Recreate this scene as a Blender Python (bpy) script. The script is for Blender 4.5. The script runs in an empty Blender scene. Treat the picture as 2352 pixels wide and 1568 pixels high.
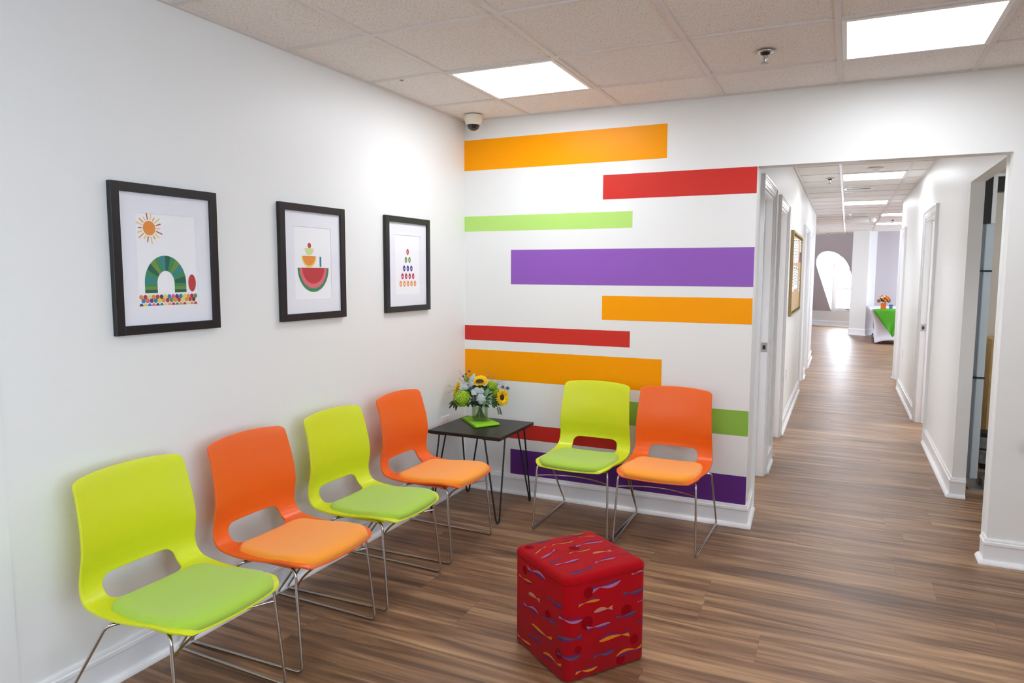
import bpy, bmesh, math, random
from mathutils import Vector, Matrix

scene = bpy.context.scene
COL = scene.collection
PI = math.pi

# ------------------------------------------------------------------ camera
CAM = (2.3872, -4.2978, 1.5066)
YAW, PITCH, ROLL, FPX = 0.4405, -0.0974, 0.0032, 1626.8
def camera():
    cy, sy, cp, sp = math.cos(YAW), math.sin(YAW), math.cos(PITCH), math.sin(PITCH)
    f = Vector((-sy*cp, cy*cp, sp)); r = Vector((cy, sy, 0)); u = r.cross(f)
    c, s = math.cos(ROLL), math.sin(ROLL)
    r2 = c*r + s*u; u2 = -s*r + c*u
    cd = bpy.data.cameras.new('camera'); cd.sensor_width = 36; cd.lens = FPX*36/2352
    cd.clip_start = 0.02; cd.clip_end = 100
    o = bpy.data.objects.new('camera', cd); COL.objects.link(o)
    m = Matrix.Identity(4)
    for i in range(3):
        m[i][0] = r2[i]; m[i][1] = u2[i]; m[i][2] = -f[i]; m[i][3] = CAM[i]
    o.matrix_world = m
    scene.camera = o
camera()

# ------------------------------------------------------------------ world, exposure, daylight
w = bpy.data.worlds.new('world'); scene.world = w; w.use_nodes = True
bg = w.node_tree.nodes['Background']
bg.inputs[0].default_value = (0.74, 0.86, 1.0, 1); bg.inputs[1].default_value = 34.0
vs = scene.view_settings
vs.view_transform = 'Standard'; vs.look = 'None'; vs.exposure = 0.0; vs.gamma = 1.0
vs.use_curve_mapping = False
scene.cycles.use_denoising = True
scene.cycles.max_bounces = 10
scene.cycles.diffuse_bounces = 6
scene.cycles.caustics_reflective = False
scene.cycles.caustics_refractive = False
scene.cycles.sample_clamp_indirect = 6.0

def area(name, loc, target, sx, sy, power, color, spread=180):
    l = bpy.data.lights.new(name, 'AREA'); l.shape = 'RECTANGLE'; l.size = sx; l.size_y = sy
    l.energy = power; l.color = color; l.spread = math.radians(spread)
    o = bpy.data.objects.new(name, l); COL.objects.link(o); o.location = loc
    d = Vector(target) - Vector(loc)
    o.rotation_euler = d.to_track_quat('-Z', 'Y').to_euler()
    return o
# daylight from a window behind the photographer, then an added fill from the right
area('window_daylight_rear', (1.0, -7.85, 1.45), (0.9, 0, 1.3), 2.2, 1.5, 26, (0.62, 0.80, 1.0))
area('fill_rear_right', (5.35, -4.3, 1.5), (0, -3.6, 1.45), 3.0, 1.6, 42, (0.60, 0.79, 1.0), 105)  # added fill with no window behind it, narrow beam brightens the left wall
# daylight from the windows of the rooms whose doors stand open on the hallway
area('window_daylight_left_rooms', (-1.35, 4.8, 1.45), (1.9, 4.8, 1.2), 8.0, 1.5, 240, (0.88, 0.93, 1.0))
area('window_daylight_right_rooms', (5.4, 5.0, 1.45), (3.1, 5.0, 1.2), 4.0, 1.5, 110, (0.88, 0.93, 1.0))
# daylight through the far windows of the end room, outside its arched window and its right-hand windows; the left lamp is an added fill
area('window_daylight_end', (6.4, 12.0, 1.5), (0, 12.0, 1.1), 4.0, 1.6, 230, (0.74, 0.85, 1.0))
area('fill_end_left', (-1.4, 13.0, 1.4), (2.0, 17.0, 1.2), 3.0, 1.6, 170, (0.78, 0.88, 1.0))  # added fill, no window here; lifts the sloping wall
area('window_daylight_arch', (3.6, 20.6, 1.7), (2.0, 17.0, 0.9), 1.6, 2.0, 260, (0.88, 0.94, 1.0))
PANEL = 17.0   # ceiling panel radiance

# ------------------------------------------------------------------ materials
def lin(c):
    out = []
    for v in c:
        v = v/255.0
        out.append(v/12.92 if v <= 0.04045 else ((v+0.055)/1.055)**2.4)
    return (out[0], out[1], out[2], 1.0)
_m = {}
def mat(name, rgb, rough=0.5, metal=0.0, spec=0.5, noise=0.0, nscale=40.0, bump=0.0, bscale=200.0, coat=0.0, sheen=0.0):
    if name in _m: return _m[name]
    m = bpy.data.materials.new(name); m.use_nodes = True
    nt = m.node_tree; b = nt.nodes['Principled BSDF']
    b.inputs['Base Color'].default_value = lin(rgb)
    b.inputs['Roughness'].default_value = rough
    b.inputs['Metallic'].default_value = metal
    b.inputs['Specular IOR Level'].default_value = spec
    b.inputs['Coat Weight'].default_value = coat
    b.inputs['Sheen Weight'].default_value = sheen
    tc = nt.nodes.new('ShaderNodeTexCoord')
    if noise > 0:
        n = nt.nodes.new('ShaderNodeTexNoise'); n.inputs['Scale'].default_value = nscale
        n.inputs['Detail'].default_value = 4
        nt.links.new(tc.outputs['Object'], n.inputs['Vector'])
        mx = nt.nodes.new('ShaderNodeMix'); mx.data_type = 'RGBA'; mx.blend_type = 'MULTIPLY'
        mx.inputs[0].default_value = 1.0
        mx.inputs[6].default_value = lin(rgb)
        r = nt.nodes.new('ShaderNodeMapRange')
        r.inputs[1].default_value = 0.3; r.inputs[2].default_value = 0.7
        r.inputs[3].default_value = 1.0-noise; r.inputs[4].default_value = 1.0
        nt.links.new(n.outputs[0], r.inputs[0])
        nt.links.new(r.outputs[0], mx.inputs[7])
        nt.links.new(mx.outputs[2], b.inputs['Base Color'])
    if bump > 0:
        n2 = nt.nodes.new('ShaderNodeTexNoise'); n2.inputs['Scale'].default_value = bscale
        n2.inputs['Detail'].default_value = 3
        nt.links.new(tc.outputs['Object'], n2.inputs['Vector'])
        bp = nt.nodes.new('ShaderNodeBump'); bp.inputs['Strength'].default_value = bump
        bp.inputs['Distance'].default_value = 0.002
        nt.links.new(n2.outputs[0], bp.inputs['Height'])
        nt.links.new(bp.outputs[0], b.inputs['Normal'])
    _m[name] = m
    return m

WALL = mat('wall_paint', (238, 239, 237), 0.42, spec=0.35, bump=0.06, bscale=120)
TRIM = mat('trim_gloss_white', (240, 241, 243), 0.25, bump=0.02, bscale=60)
GREY = mat('end_room_grey_paint', (190, 184, 188), 0.6, bump=0.03)
COLM = mat('end_room_column_paint', (226, 224, 220), 0.5, bump=0.03)
BEIGE = mat('side_room_beige_paint', (226, 218, 206), 0.6, bump=0.03)
ORANGE = mat('stripe_orange', (255, 163, 0), 0.34, spec=0.12, bump=0.05, bscale=120)
RED = mat('stripe_red', (207, 50, 40), 0.34, spec=0.25, bump=0.05, bscale=120)
LGREEN = mat('stripe_light_green', (182, 224, 118), 0.34, spec=0.25, bump=0.05, bscale=120)
GREEN = mat('stripe_green', (142, 190, 74), 0.34, spec=0.25, bump=0.05, bscale=120)
PURPLE = mat('stripe_purple', (146, 92, 186), 0.34, spec=0.25, bump=0.05, bscale=120)
DPURPLE = mat('stripe_dark_purple', (98, 48, 130), 0.34, spec=0.25, bump=0.05, bscale=120)
LIME = mat('lime_plastic', (212, 222, 34), 0.36, bump=0.05, bscale=500)
LIMEPAD = mat('green_pad_fabric', (168, 206, 62), 0.85, bump=0.35, bscale=700, sheen=0.3)
OPLAS = mat('orange_plastic', (238, 102, 26), 0.36, bump=0.05, bscale=500)
OPAD = mat('orange_pad_fabric', (255, 158, 34), 0.85, bump=0.35, bscale=700, sheen=0.3)
CHROME = mat('chrome', (200, 198, 196), 0.16, metal=1.0)
STEEL = mat('satin_steel', (170, 168, 165), 0.3, metal=1.0)
BLACKW = mat('black_frame_wood', (26, 22, 22), 0.35, bump=0.05, bscale=90)
TABLE = mat('black_brown_laminate', (34, 31, 31), 0.34, spec=.35, noise=0.25, nscale=25, bump=0.05, bscale=60)
BLACKM = mat('black_metal', (18, 18, 19), 0.35)
WHITE = mat('white_plastic', (240, 240, 238), 0.35)
CREAM = mat('cream_plastic', (236, 228, 212), 0.35)
PAPER = mat('paper_white', (244, 245, 248), 0.7)
MATB = mat('mat_board', (240, 241, 248), 0.8)

def emit(name, rgb, strength):
    m = bpy.data.materials.new(name); m.use_nodes = True
    nt = m.node_tree; nt.nodes.clear()
    e = nt.nodes.new('ShaderNodeEmission'); e.inputs[0].default_value = lin(rgb); e.inputs[1].default_value = strength
    o = nt.nodes.new('ShaderNodeOutputMaterial'); nt.links.new(e.outputs[0], o.inputs[0])
    return m
PANELM = emit('led_diffuser', (243, 248, 255), PANEL)

def pane_mat(name, tint=(255, 255, 255), refl=1.0, rough=0.02):
    m = bpy.data.materials.new(name); m.use_nodes = True
    nt = m.node_tree; nt.nodes.clear()
    t = nt.nodes.new('ShaderNodeBsdfTransparent'); t.inputs[0].default_value = lin(tint)
    g = nt.nodes.new('ShaderNodeBsdfGlossy'); g.inputs['Roughness'].default_value = rough
    f = nt.nodes.new('ShaderNodeLayerWeight'); pw = nt.nodes.new('ShaderNodeMath'); pw.operation = 'POWER'; pw.inputs[1].default_value = 4.0
    ad = nt.nodes.new('ShaderNodeMath'); ad.operation = 'MULTIPLY_ADD'; ad.inputs[1].default_value = 0.55; ad.inputs[2].default_value = 0.04
    nt.links.new(f.outputs[1], pw.inputs[0]); nt.links.new(pw.outputs[0], ad.inputs[0])
    mx = nt.nodes.new('ShaderNodeMixShader')
    o = nt.nodes.new('ShaderNodeOutputMaterial')
    mt = nt.nodes.new('ShaderNodeMath'); mt.operation = 'MULTIPLY'; mt.inputs[1].default_value = refl
    nt.links.new(ad.outputs[0], mt.inputs[0]); nt.links.new(mt.outputs[0], mx.inputs[0])
    nt.links.new(t.outputs[0], mx.inputs[1]); nt.links.new(g.outputs[0], mx.inputs[2])
    nt.links.new(mx.outputs[0], o.inputs[0])
    return m
PANE = pane_mat('clear_pane', refl=.5)
VGLASS = pane_mat('vase_glass', (240, 246, 238))
WATER = pane_mat('vase_water', (232, 236, 214), refl=.2)

def ceiling_mat():
    m = bpy.data.materials.new('ceiling_tile'); m.use_nodes = True
    nt = m.node_tree; b = nt.nodes['Principled BSDF']; b.inputs['Roughness'].default_value = 0.9
    b.inputs['Specular IOR Level'].default_value = 0.1
    tc = nt.nodes.new('ShaderNodeTexCoord')
    n = nt.nodes.new('ShaderNodeTexNoise'); n.inputs['Scale'].default_value = 190; n.inputs['Detail'].default_value = 3
    nt.links.new(tc.outputs['Object'], n.inputs['Vector'])
    r = nt.nodes.new('ShaderNodeValToRGB')
    r.color_ramp.elements[0].position = 0.33; r.color_ramp.elements[0].color = lin((190, 184, 180))
    r.color_ramp.elements[1].position = 0.44; r.color_ramp.elements[1].color = lin((243, 240, 238))
    nt.links.new(n.outputs[0], r.inputs[0]); nt.links.new(r.outputs[0], b.inputs['Base Color'])
    bp = nt.nodes.new('ShaderNodeBump'); bp.inputs['Strength'].default_value = 0.4; bp.inputs['Distance'].default_value = 0.003
    nt.links.new(n.outputs[0], bp.inputs['Height']); nt.links.new(bp.outputs[0], b.inputs['Normal'])
    return m
CEIL = ceiling_mat()
TBAR = mat('ceiling_grid_metal', (222, 216, 212), 0.4)

def floor_mat():
    m = bpy.data.materials.new('vinyl_plank_floor'); m.use_nodes = True
    nt = m.node_tree; N = nt.nodes.new; L = nt.links.new
    b = nt.nodes['Principled BSDF']
    tc = N('ShaderNodeTexCoord'); sp = N('ShaderNodeSeparateXYZ'); L(tc.outputs['Object'], sp.inputs[0])
    def math_(op, a, bb=None, c=None):
        n = N('ShaderNodeMath'); n.operation = op
        for i, v in enumerate((a, bb, c)):
            if v is None: continue
            if isinstance(v, (int, float)): n.inputs[i].default_value = v
            else: L(v, n.inputs[i])
        return n.outputs[0]
    yy = math_('DIVIDE', math_('SUBTRACT', sp.outputs[1], 0.304), 0.2286)
    row = math_('FLOOR', yy); fy = math_('FRACT', yy)
    wn = N('ShaderNodeTexWhiteNoise'); wn.noise_dimensions = '1D'; L(row, wn.inputs['W'])
    xx = math_('ADD', math_('DIVIDE', sp.outputs[0], 1.52), math_('MULTIPLY', wn.outputs[0], 7.3))
    colx = math_('FLOOR', xx); fx = math_('FRACT', xx)
    cid = math_('ADD', math_('MULTIPLY', row, 17.3), math_('MULTIPLY', colx, 5.7))
    wn2 = N('ShaderNodeTexWhiteNoise'); wn2.noise_dimensions = '1D'; L(cid, wn2.inputs['W'])
    def grain(sx, sy, detail, dist):
        cx = N('ShaderNodeCombineXYZ')
        L(math_('MULTIPLY', sp.outputs[0], sx), cx.inputs[0])
        L(math_('MULTIPLY', sp.outputs[1], sy), cx.inputs[1])
        L(math_('MULTIPLY', wn2.outputs[0], 31.0), cx.inputs[2])
        n = N('ShaderNodeTexNoise'); n.inputs['Scale'].default_value = 1.0; n.inputs['Detail'].default_value = detail
        n.inputs['Roughness'].default_value = 0.55; n.inputs['Distortion'].default_value = dist
        L(cx.outputs[0], n.inputs['Vector']); return n.outputs[0]
    g1 = grain(1.0, 17.0, 4, 1.3); g2 = grain(2.5, 80.0, 3, 0.5); g3 = grain(0.7, 6.5, 2, 1.5)
    v = math_('ADD', math_('MULTIPLY', g1, 0.55), math_('ADD', math_('MULTIPLY', g2, 0.17), math_('MULTIPLY', g3, 0.28)))
    v = math_('ADD', v, math_('MULTIPLY', math_('SUBTRACT', wn2.outputs[0], 0.5), 0.035))
    r = N('ShaderNodeValToRGB'); L(v, r.inputs[0])
    e = r.color_ramp.elements
    e[0].position = 0.34; e[0].color = lin((86, 62, 44))
    e[1].position = 0.66; e[1].color = lin((190, 150, 110))
    for p_, c_ in ((0.43, (112, 82, 58)), (0.50, (138, 103, 74)), (0.57, (160, 125, 93))):
        x = e.new(p_); x.color = lin(c_)
    edge = math_('MINIMUM', math_('MULTIPLY', math_('MINIMUM', fy, math_('SUBTRACT', 1.0, fy)), 0.2286),
                 math_('MULTIPLY', math_('MINIMUM', fx, math_('SUBTRACT', 1.0, fx)), 1.52))
    mr = N('ShaderNodeMapRange'); L(edge, mr.inputs[0]); mr.inputs[1].default_value = 0.0004; mr.inputs[2].default_value = 0.0012
    mr.inputs[3].default_value = 0.62; mr.inputs[4].default_value = 1.0
    mx = N('ShaderNodeMix'); mx.data_type = 'RGBA'; mx.blend_type = 'MULTIPLY'; mx.inputs[0].default_value = 1.0
    L(r.outputs[0], mx.inputs[6]); L(mr.outputs[0], mx.inputs[7]); L(mx.outputs[2], b.inputs['Base Color'])
    rr = N('ShaderNodeMapRange'); L(g2, rr.inputs[0]); rr.inputs[1].default_value = 0.3; rr.inputs[2].default_value = 0.7
    rr.inputs[3].default_value = 0.36; rr.inputs[4].default_value = 0.48; L(rr.outputs[0], b.inputs['Roughness'])
    b.inputs['Specular IOR Level'].default_value = 0.55
    bp = N('ShaderNodeBump'); bp.inputs['Strength'].default_value = 0.12; bp.inputs['Distance'].default_value = 0.002
    L(g2, bp.inputs['Height']); L(bp.outputs[0], b.inputs['Normal'])
    return m
FLOOR = floor_mat()

# ------------------------------------------------------------------ mesh helpers
class MB:
    def __init__(self): self.v = []; self.f = []; self.mi = []; self.sm = []
    def add(self, vs, fs, mi=0, smooth=False):
        o = len(self.v); self.v += [tuple(x) for x in vs]
        for f in fs: self.f.append(tuple(i+o for i in f)); self.mi.append(mi); self.sm.append(smooth)
    def box(self, x0, x1, y0, y1, z0, z1, mi=0, fn=None):
        vs = [(x, y, z) for z in (z0, z1) for y in (y0, y1) for x in (x0, x1)]
        if fn: vs = [fn(*v) for v in vs]
        self.add(vs, [(0, 2, 3, 1), (4, 5, 7, 6), (0, 1, 5, 4), (2, 6, 7, 3), (0, 4, 6, 2), (1, 3, 7, 5)], mi)
    def poly(self, pts, mi=0): self.add(pts, [tuple(range(len(pts)))], mi)
    def prism(self, pts2, z0, z1, fn=None, mi=0, smooth=False):
        n = len(pts2); f = fn or (lambda a, b, c: (a, b, c))
        vs = [f(a, b, z0) for a, b in pts2] + [f(a, b, z1) for a, b in pts2]
        self.add(vs, [tuple(range(n))[::-1], tuple(range(n, 2*n))], mi)
        self.add(vs, [(i, (i+1) % n, (i+1) % n+n, i+n) for i in range(n)], mi, smooth)
    def lathe(self, prof, segs=32, c=(0, 0, 0), fn=None, mi=0, cap=True):
        vs = []
        for r, z in prof:
            for k in range(segs):
                a = 2*PI*k/segs
                if fn: vs.append(fn(r, z, a))
                else: vs.append((c[0]+r*math.cos(a), c[1]+r*math.sin(a), c[2]+z))
        fs = []
        for i in range(len(prof)-1):
            for k in range(segs):
                k2 = (k+1) % segs
                fs.append((i*segs+k, i*segs+k2, (i+1)*segs+k2, (i+1)*segs+k))
        self.add(vs, fs, mi, True)
        if cap:
            if prof[0][0] > 1e-6: self.add(vs[:segs], [tuple(range(segs))[::-1]], mi)
            if prof[-1][0] > 1e-6: self.add(vs[-segs:], [tuple(range(segs))], mi)
    def tube(self, pts, r, segs=10, closed=False, fil=0.0, mi=0, taper=None):
        pts = [Vector(p) for p in pts]
        if fil > 0: pts = fillet(pts, fil, closed)
        n = len(pts); T = []
        for i in range(n):
            a = pts[(i-1) % n] if (closed or i > 0) else pts[i]
            b = pts[(i+1) % n] if (closed or i < n-1) else pts[i]
            T.append((b-a).normalized())
        ref = Vector((0, 0, 1)) if abs(T[0].z) < 0.9 else Vector((1, 0, 0))
        nrm = (ref - T[0]*ref.dot(T[0])).normalized(); N_ = [nrm]
        for i in range(1, n):
            q = T[i-1].rotation_difference(T[i]); nrm = (q @ nrm); nrm = (nrm - T[i]*nrm.dot(T[i])).normalized(); N_.append(nrm)
        vs = []
        for i in range(n):
            bn = T[i].cross(N_[i]); rr = r*(taper(i/(n-1)) if taper else 1)
            for k in range(segs):
                a = 2*PI*k/segs; vs.append(pts[i] + rr*(math.cos(a)*N_[i] + math.sin(a)*bn))
        fs = []
        lim = n if closed else n-1
        off = 0
        if closed:   # align the last ring with the first
            bn0 = T[0].cross(N_[0]); q = T[-1].rotation_difference(T[0]); e = q @ N_[-1]
            ang = math.atan2(e.dot(bn0), e.dot(N_[0])); off = round(ang/(2*PI/segs))
        for i in range(lim):
            j = (i+1) % n; o2 = off if (closed and i == n-1) else 0
            for k in range(segs):
                k2 = (k+1) % segs
                fs.append((i*segs+k, i*segs+k2, j*segs+(k2+o2) % segs, j*segs+(k+o2) % segs))
        self.add(vs, fs, mi, True)
        if not closed:
            self.add(vs[:segs], [tuple(range(segs))[::-1]], mi); self.add(vs[-segs:], [tuple(range(segs))], mi)
    def build(self, name, mats, parent=None, matrix=None, bevel=0, weld=False):
        me = bpy.data.meshes.new(name)
        v = self.v
        if matrix is not None: v = [tuple(matrix @ Vector(p)) for p in v]
        me.from_pydata([tuple(p) for p in v], [], self.f)
        if not isinstance(mats, (list, tuple)): mats = [mats]
        for m in mats: me.materials.append(m)
        me.polygons.foreach_set('material_index', self.mi)
        me.polygons.foreach_set('use_smooth', self.sm)
        bm = bmesh.new(); bm.from_mesh(me)
        if weld: bmesh.ops.remove_doubles(bm, verts=bm.verts, dist=1e-5)
        bmesh.ops.recalc_face_normals(bm, faces=bm.faces); bm.to_mesh(me); bm.free()
        me.update()
        o = bpy.data.objects.new(name, me); COL.objects.link(o)
        if parent: o.parent = parent
        if bevel:
            b = o.modifiers.new('bevel', 'BEVEL'); b.width = bevel; b.segments = 2; b.limit_method = 'ANGLE'; b.angle_limit = 0.6
        return o

def fillet(pts, r, closed=False, k=6):
    n = len(pts); out = []
    for i in range(n):
        if not closed and i in (0, n-1): out.append(pts[i]); continue
        a, p, b = pts[(i-1) % n], pts[i], pts[(i+1) % n]
        u = (a-p); v = (b-p); d = min(r, u.length*0.45, v.length*0.45)
        s, e = p+u.normalized()*d, p+v.normalized()*d
        for j in range(k+1):
            t = j/k; out.append(s*(1-t)**2 + p*2*t*(1-t) + e*t*t)
    return out

def thing(name, label, cat, loc=(0, 0, 0), rz=0, group=None):
    o = bpy.data.objects.new(name, None); COL.objects.link(o); o.location = loc; o.rotation_euler = (0, 0, rz)
    o.empty_display_size = 0.1
    o['label'] = label; o['category'] = cat
    if group: o['group'] = group
    return o
def tag(o, label, cat, group=None, kind=None):
    o['label'] = label; o['category'] = cat
    if group: o['group'] = group
    if kind: o['kind'] = kind
    return o
def struct(o): o['kind'] = 'structure'; return o
def copy_tree(o, parent=None):
    c = o.copy(); COL.objects.link(c); c.parent = parent
    for ch in list(o.children): copy_tree(ch, c)
    return c

# ------------------------------------------------------------------ the rooms
H = 2.516
XL = lambda y: 1.885 - 0.0042*y if y > .36 else 1.9 - .0165*max(y, 0)/.36            # face of the hallway's left wall
XR = lambda y: 3.094 - 0.0055*y        # face of the hallway's right wall
WT = 0.10

b = MB(); b.box(-2.2, 7.2, -8.2, 21.5, -0.08, 0); struct(b.build('floor', FLOOR))

# ceiling: tile field and its metal grid
X0, PX_, Y1, PY_ = 0.479, 0.6096, 0.4642, 0.6147
b = MB(); b.box(-2.2, 7.2, -8.2, 18.0, H+0.006, H+0.06)
xs = [X0+PX_*k for k in range(-4, 11)]
ys_room = [-(Y1+PY_*k) for k in range(0, 13)]
ys_hall = [3.80+PY_*k for k in range(-6, 24)]
for x in xs:
    wbar = 0.024
    b.box(x-wbar/2, x+wbar/2, -8.1, 0, H, H+0.008, 1)
    xh = x - 0.022 - (0.004*1)
    b.box(xh-wbar/2, xh+wbar/2, 0.1, 18.0, H, H+0.008, 1)
for y in ys_room: b.box(0, 5.5, y-0.012, y+0.012, H-0.0005, H+0.0075, 1)
for y in ys_hall: b.box(-1.5, 6.5, y-0.012, y+0.012, H-0.0005, H+0.0075, 1)
struct(b.build('ceiling', [CEIL, TBAR]))
# wall angle where the ceiling grid meets the walls
b = MB()
b.box(0, 0.022, -8.0, 0, H-0.001, H+0.008); b.box(0, 5.5, -0.022, 0, H-0.001, H+0.008)
b.box(0, 0.022, 0.1, 9.42, H-0.001, H+0.008, fn=lambda x, y, z: (XL(y)+x, y, z))
b.box(0, 0.022, 0.1, 7.25, H-0.001, H+0.008, fn=lambda x, y, z: (XR(y)-x, y, z))
struct(b.build('trim_1', TBAR))

# left wall (with the slightly proud panel at its near end)
b = MB(); b.box(-0.12, 0, -3.0, 0.1, 0, 2.6); b.box(-0.12, 0.004, -8.1, -3.0, 0, 2.6)
struct(b.build('wall_left', WALL))

# back wall with its painted stripes, the header over the hallway and the pier on the right
OPX0, OPX1, OPZ = 1.9, 3.105, 2.109
b = MB()
b.box(0, OPX0, 0, WT, 0, 2.6); b.box(OPX0, OPX1, 0, WT, OPZ, 2.6); b.box(OPX1, 5.6, 0, WT, 0, 2.6)
e = -0.0006
def stripe(x0, x1, z0, z1, mi): b.poly([(x0, e, z0), (x1, e, z0), (x1, e, z1), (x0, e, z1)], mi)
stripe(0, 1.380, 2.188, 2.390, 1)
stripe(0.985, 1.898, 1.9595, 2.109, 2)
stripe(0, 1.177, 1.7816, 1.883, 3)
stripe(0.352, 1.898, 1.4265, 1.6548, 5)
stripe(0.990, 1.898, 1.2088, 1.3608, 1)
stripe(0, 1.1747, 1.0406, 1.1425, 2)
stripe(0, 1.3787, 0.774, 0.9766, 1)
stripe(0.985, 1.898, 0.548, 0.699, 4)
stripe(0, 1.1, 0.380, 0.482, 2)
stripe(0.352, 1.898, 0.116, 0.3052, 6)
struct(b.build('wall_back', [WALL, ORANGE, RED, LGREEN, GREEN, PURPLE, DPURPLE]))

# hallway walls, with door openings
def hall_wall(name, side, y0, y1, openings, z_top=2.6, thick=WT):
    fx = (lambda d, y, z: (XL(y)-d, y, z)) if side < 0 else (lambda d, y, z: (XR(y)+d, y, z))
    b = MB(); cur = y0
    for a, c, zt in openings:
        if a > cur: b.box(0, thick, cur, a, 0, z_top, fn=fx)
        b.box(0, thick, a, c, zt, z_top, fn=fx); cur = c
    if y1 > cur: b.box(0, thick, cur, y1, 0, z_top, fn=fx)
    return struct(b.build(name, WALL))
DL = [(0.43, 1.18, 2.045), (1.72, 2.56, 2.045), (5.52, 6.37, 2.045), (7.02, 7.75, 2.045)]
DR = [(2.97, 3.89, 2.045), (6.34, 7.12, 2.045)]
hall_wall('wall_hall_left', -1, WT, 9.42, DL)
hall_wall('wall_hall_right', 1, WT, 7.25, [(0.1001, 1.215, 2.10)] + DR, thick=.08)

def door(n, side, y0, y1, zt, far_plate=True, near_plate=False):
    fx = (lambda d, y, z: (XL(y)+d, y, z)) if side < 0 else (lambda d, y, z: (XR(y)-d, y, z))
    root = bpy.data.objects.new('door_%d' % n, None); COL.objects.link(root); root['kind'] = 'structure'
    root.location = fx(0, y0, 0)
    off = Vector(root.location)
    def sub(v): v = Vector(v)-off; return tuple(v)
    g = lambda d, y, z: sub(fx(d, y, z))
    b = MB(); cw = 0.07
    def casing(a0, a1, z0, z1, horiz):
        # stepped profile: thin inner fillet, body, thick back band
        b.box(0, 0.013, a0, a1, z0, z1, fn=g)
    for s, ye in ((-1, y0), (1, y1)):
        for k0, k1, t in ((0.0, 0.016, 0.011), (0.016, 0.048, 0.015), (0.048, 0.058, 0.019), (0.058, cw, 0.024)):
            ya, yb = (ye-k1, ye-k0) if s < 0 else (ye+k0, ye+k1)
            b.box(0, t, ya, yb, 0, zt+(k1 if k1 < cw else cw), fn=g)
    for k0, k1, t in ((0.0, 0.016, 0.011), (0.016, 0.048, 0.015), (0.048, 0.058, 0.019), (0.058, cw, 0.024)):
        b.box(0, t, y0-k0, y1+k0, zt+k0, zt+k1, fn=g)
    b.build('casing', TRIM, root)
    b = MB()
    b.box(-WT-0.01, 0.002, y0, y0+0.018, 0, zt, fn=g); b.box(-WT-0.01, 0.002, y1-0.018, y1, 0, zt, fn=g)
    b.box(-WT-0.01, 0.002, y0+0.018, y1-0.018, zt-0.018, zt, fn=g)
    for a0, a1 in ((y0+0.018, y0+0.03), (y1-0.03, y1-0.018)): b.box(-0.085, -0.052, a0, a1, 0, zt-0.018, fn=g)
    b.box(-0.085, -0.052, y0+0.03, y1-0.03, zt-0.03, zt-0.018, fn=g)
    b.build('jamb', TRIM, root)
    # the leaf stands open into its room, hinged on the jamb nearer the waiting room
    b = MB(); lw = y1-y0-0.045; ya = y0+0.0185
    b.box(-WT-0.012-lw, -WT-0.012, ya-.0385, ya-0.002, 0.008, zt-0.022, fn=g)
    b.build('door_panel', TRIM, root)
    if far_plate:
        b = MB(); b.box(-0.045, -0.002, y1-0.0195, y1-0.018, 0.93, 1.0, fn=g)
        b.box(-0.034, -0.014, y1-0.0198, y1-0.0195, 0.95, 0.98, 1, fn=g)
        b.build('strike_plate', [STEEL, BLACKM], root)
    if near_plate:
        b = MB(); b.box(0.0003, 0.0011, y1+0.002, y1+0.012, 0.93, 1.0, fn=g); b.build('hinge', STEEL, root)
for i, (a, c, z) in enumerate(DL): door(i+1, -1, a, c, z, far_plate=(i == 0))
for i, (a, c, z) in enumerate(DR): door(i+5, 1, a, c, z, far_plate=(i == 0))

# baseboards: a moulded profile swept along each wall line
PROF = [(0, 0.134), (0.007, 0.134), (0.010, 0.126), (0.010, 0.120), (0.016, 0.116), (0.017, 0.104), (0.013, 0.097), (0.013, 0.024),
        (0.020, 0.023), (0.028, 0.016), (0.033, 0.008), (0.034, 0.0), (0, 0)]
def baseboard(name, path, mt=TRIM, prof=PROF):
    b = MB(); P = [Vector((p[0], p[1])) for p in path]; n = len(P); rings = []
    for i in range(n):
        d0 = (P[i]-P[i-1]).normalized() if i > 0 else None
        d1 = (P[i+1]-P[i]).normalized() if i < n-1 else None
        if d0 is None: d0 = d1
        if d1 is None: d1 = d0
        n0 = Vector((d0.y, -d0.x)); n1 = Vector((d1.y, -d1.x)); mm = (n0+n1); mm = mm/mm.dot(n0)
        rings.append([(P[i].x+mm.x*o_, P[i].y+mm.y*o_, z) for o_, z in prof])
    k = len(prof)
    vs = [v for r in rings for v in r]
    fs = [(i*k+j, i*k+(j+1) % k, (i+1)*k+(j+1) % k, (i+1)*k+j) for i in range(n-1) for j in range(k)]
    b.add(vs, fs); b.add(rings[0], [tuple(range(k))]); b.add(rings[-1], [tuple(range(k))])
    return struct(b.build(name, mt))
baseboard('baseboard_left', [(0, -3.0), (0, 0), (1.9, 0), (XL(.36), .36)])
baseboard('baseboard_left_near', [(0.004, -8), (0.004, -3.0)])
baseboard('baseboard_right', [(OPX1, WT), (OPX1, 0), (5.5, 0)])
baseboard('baseboard_hall_left_1', [(XL(1.25), 1.25), (XL(1.65), 1.65)])
baseboard('baseboard_hall_left_2', [(XL(2.63), 2.63), (XL(5.45), 5.45)])
baseboard('baseboard_hall_left_3', [(XL(6.44), 6.44), (XL(6.95), 6.95)])
baseboard('baseboard_hall_left_4', [(XL(7.82), 7.82), (XL(9.42), 9.42), (XL(9.42)-1.5, 9.42)])
baseboard('baseboard_hall_right_1', [(XR(2.90), 2.90), (XR(1.215), 1.215), (XR(1.215)+.08, 1.215)])
baseboard('baseboard_hall_right_2', [(XR(6.27), 6.27), (XR(3.96), 3.96)])
baseboard('baseboard_hall_right_3', [(6.4, 7.25), (XR(7.25), 7.25), (XR(7.19), 7.19)])

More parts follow.
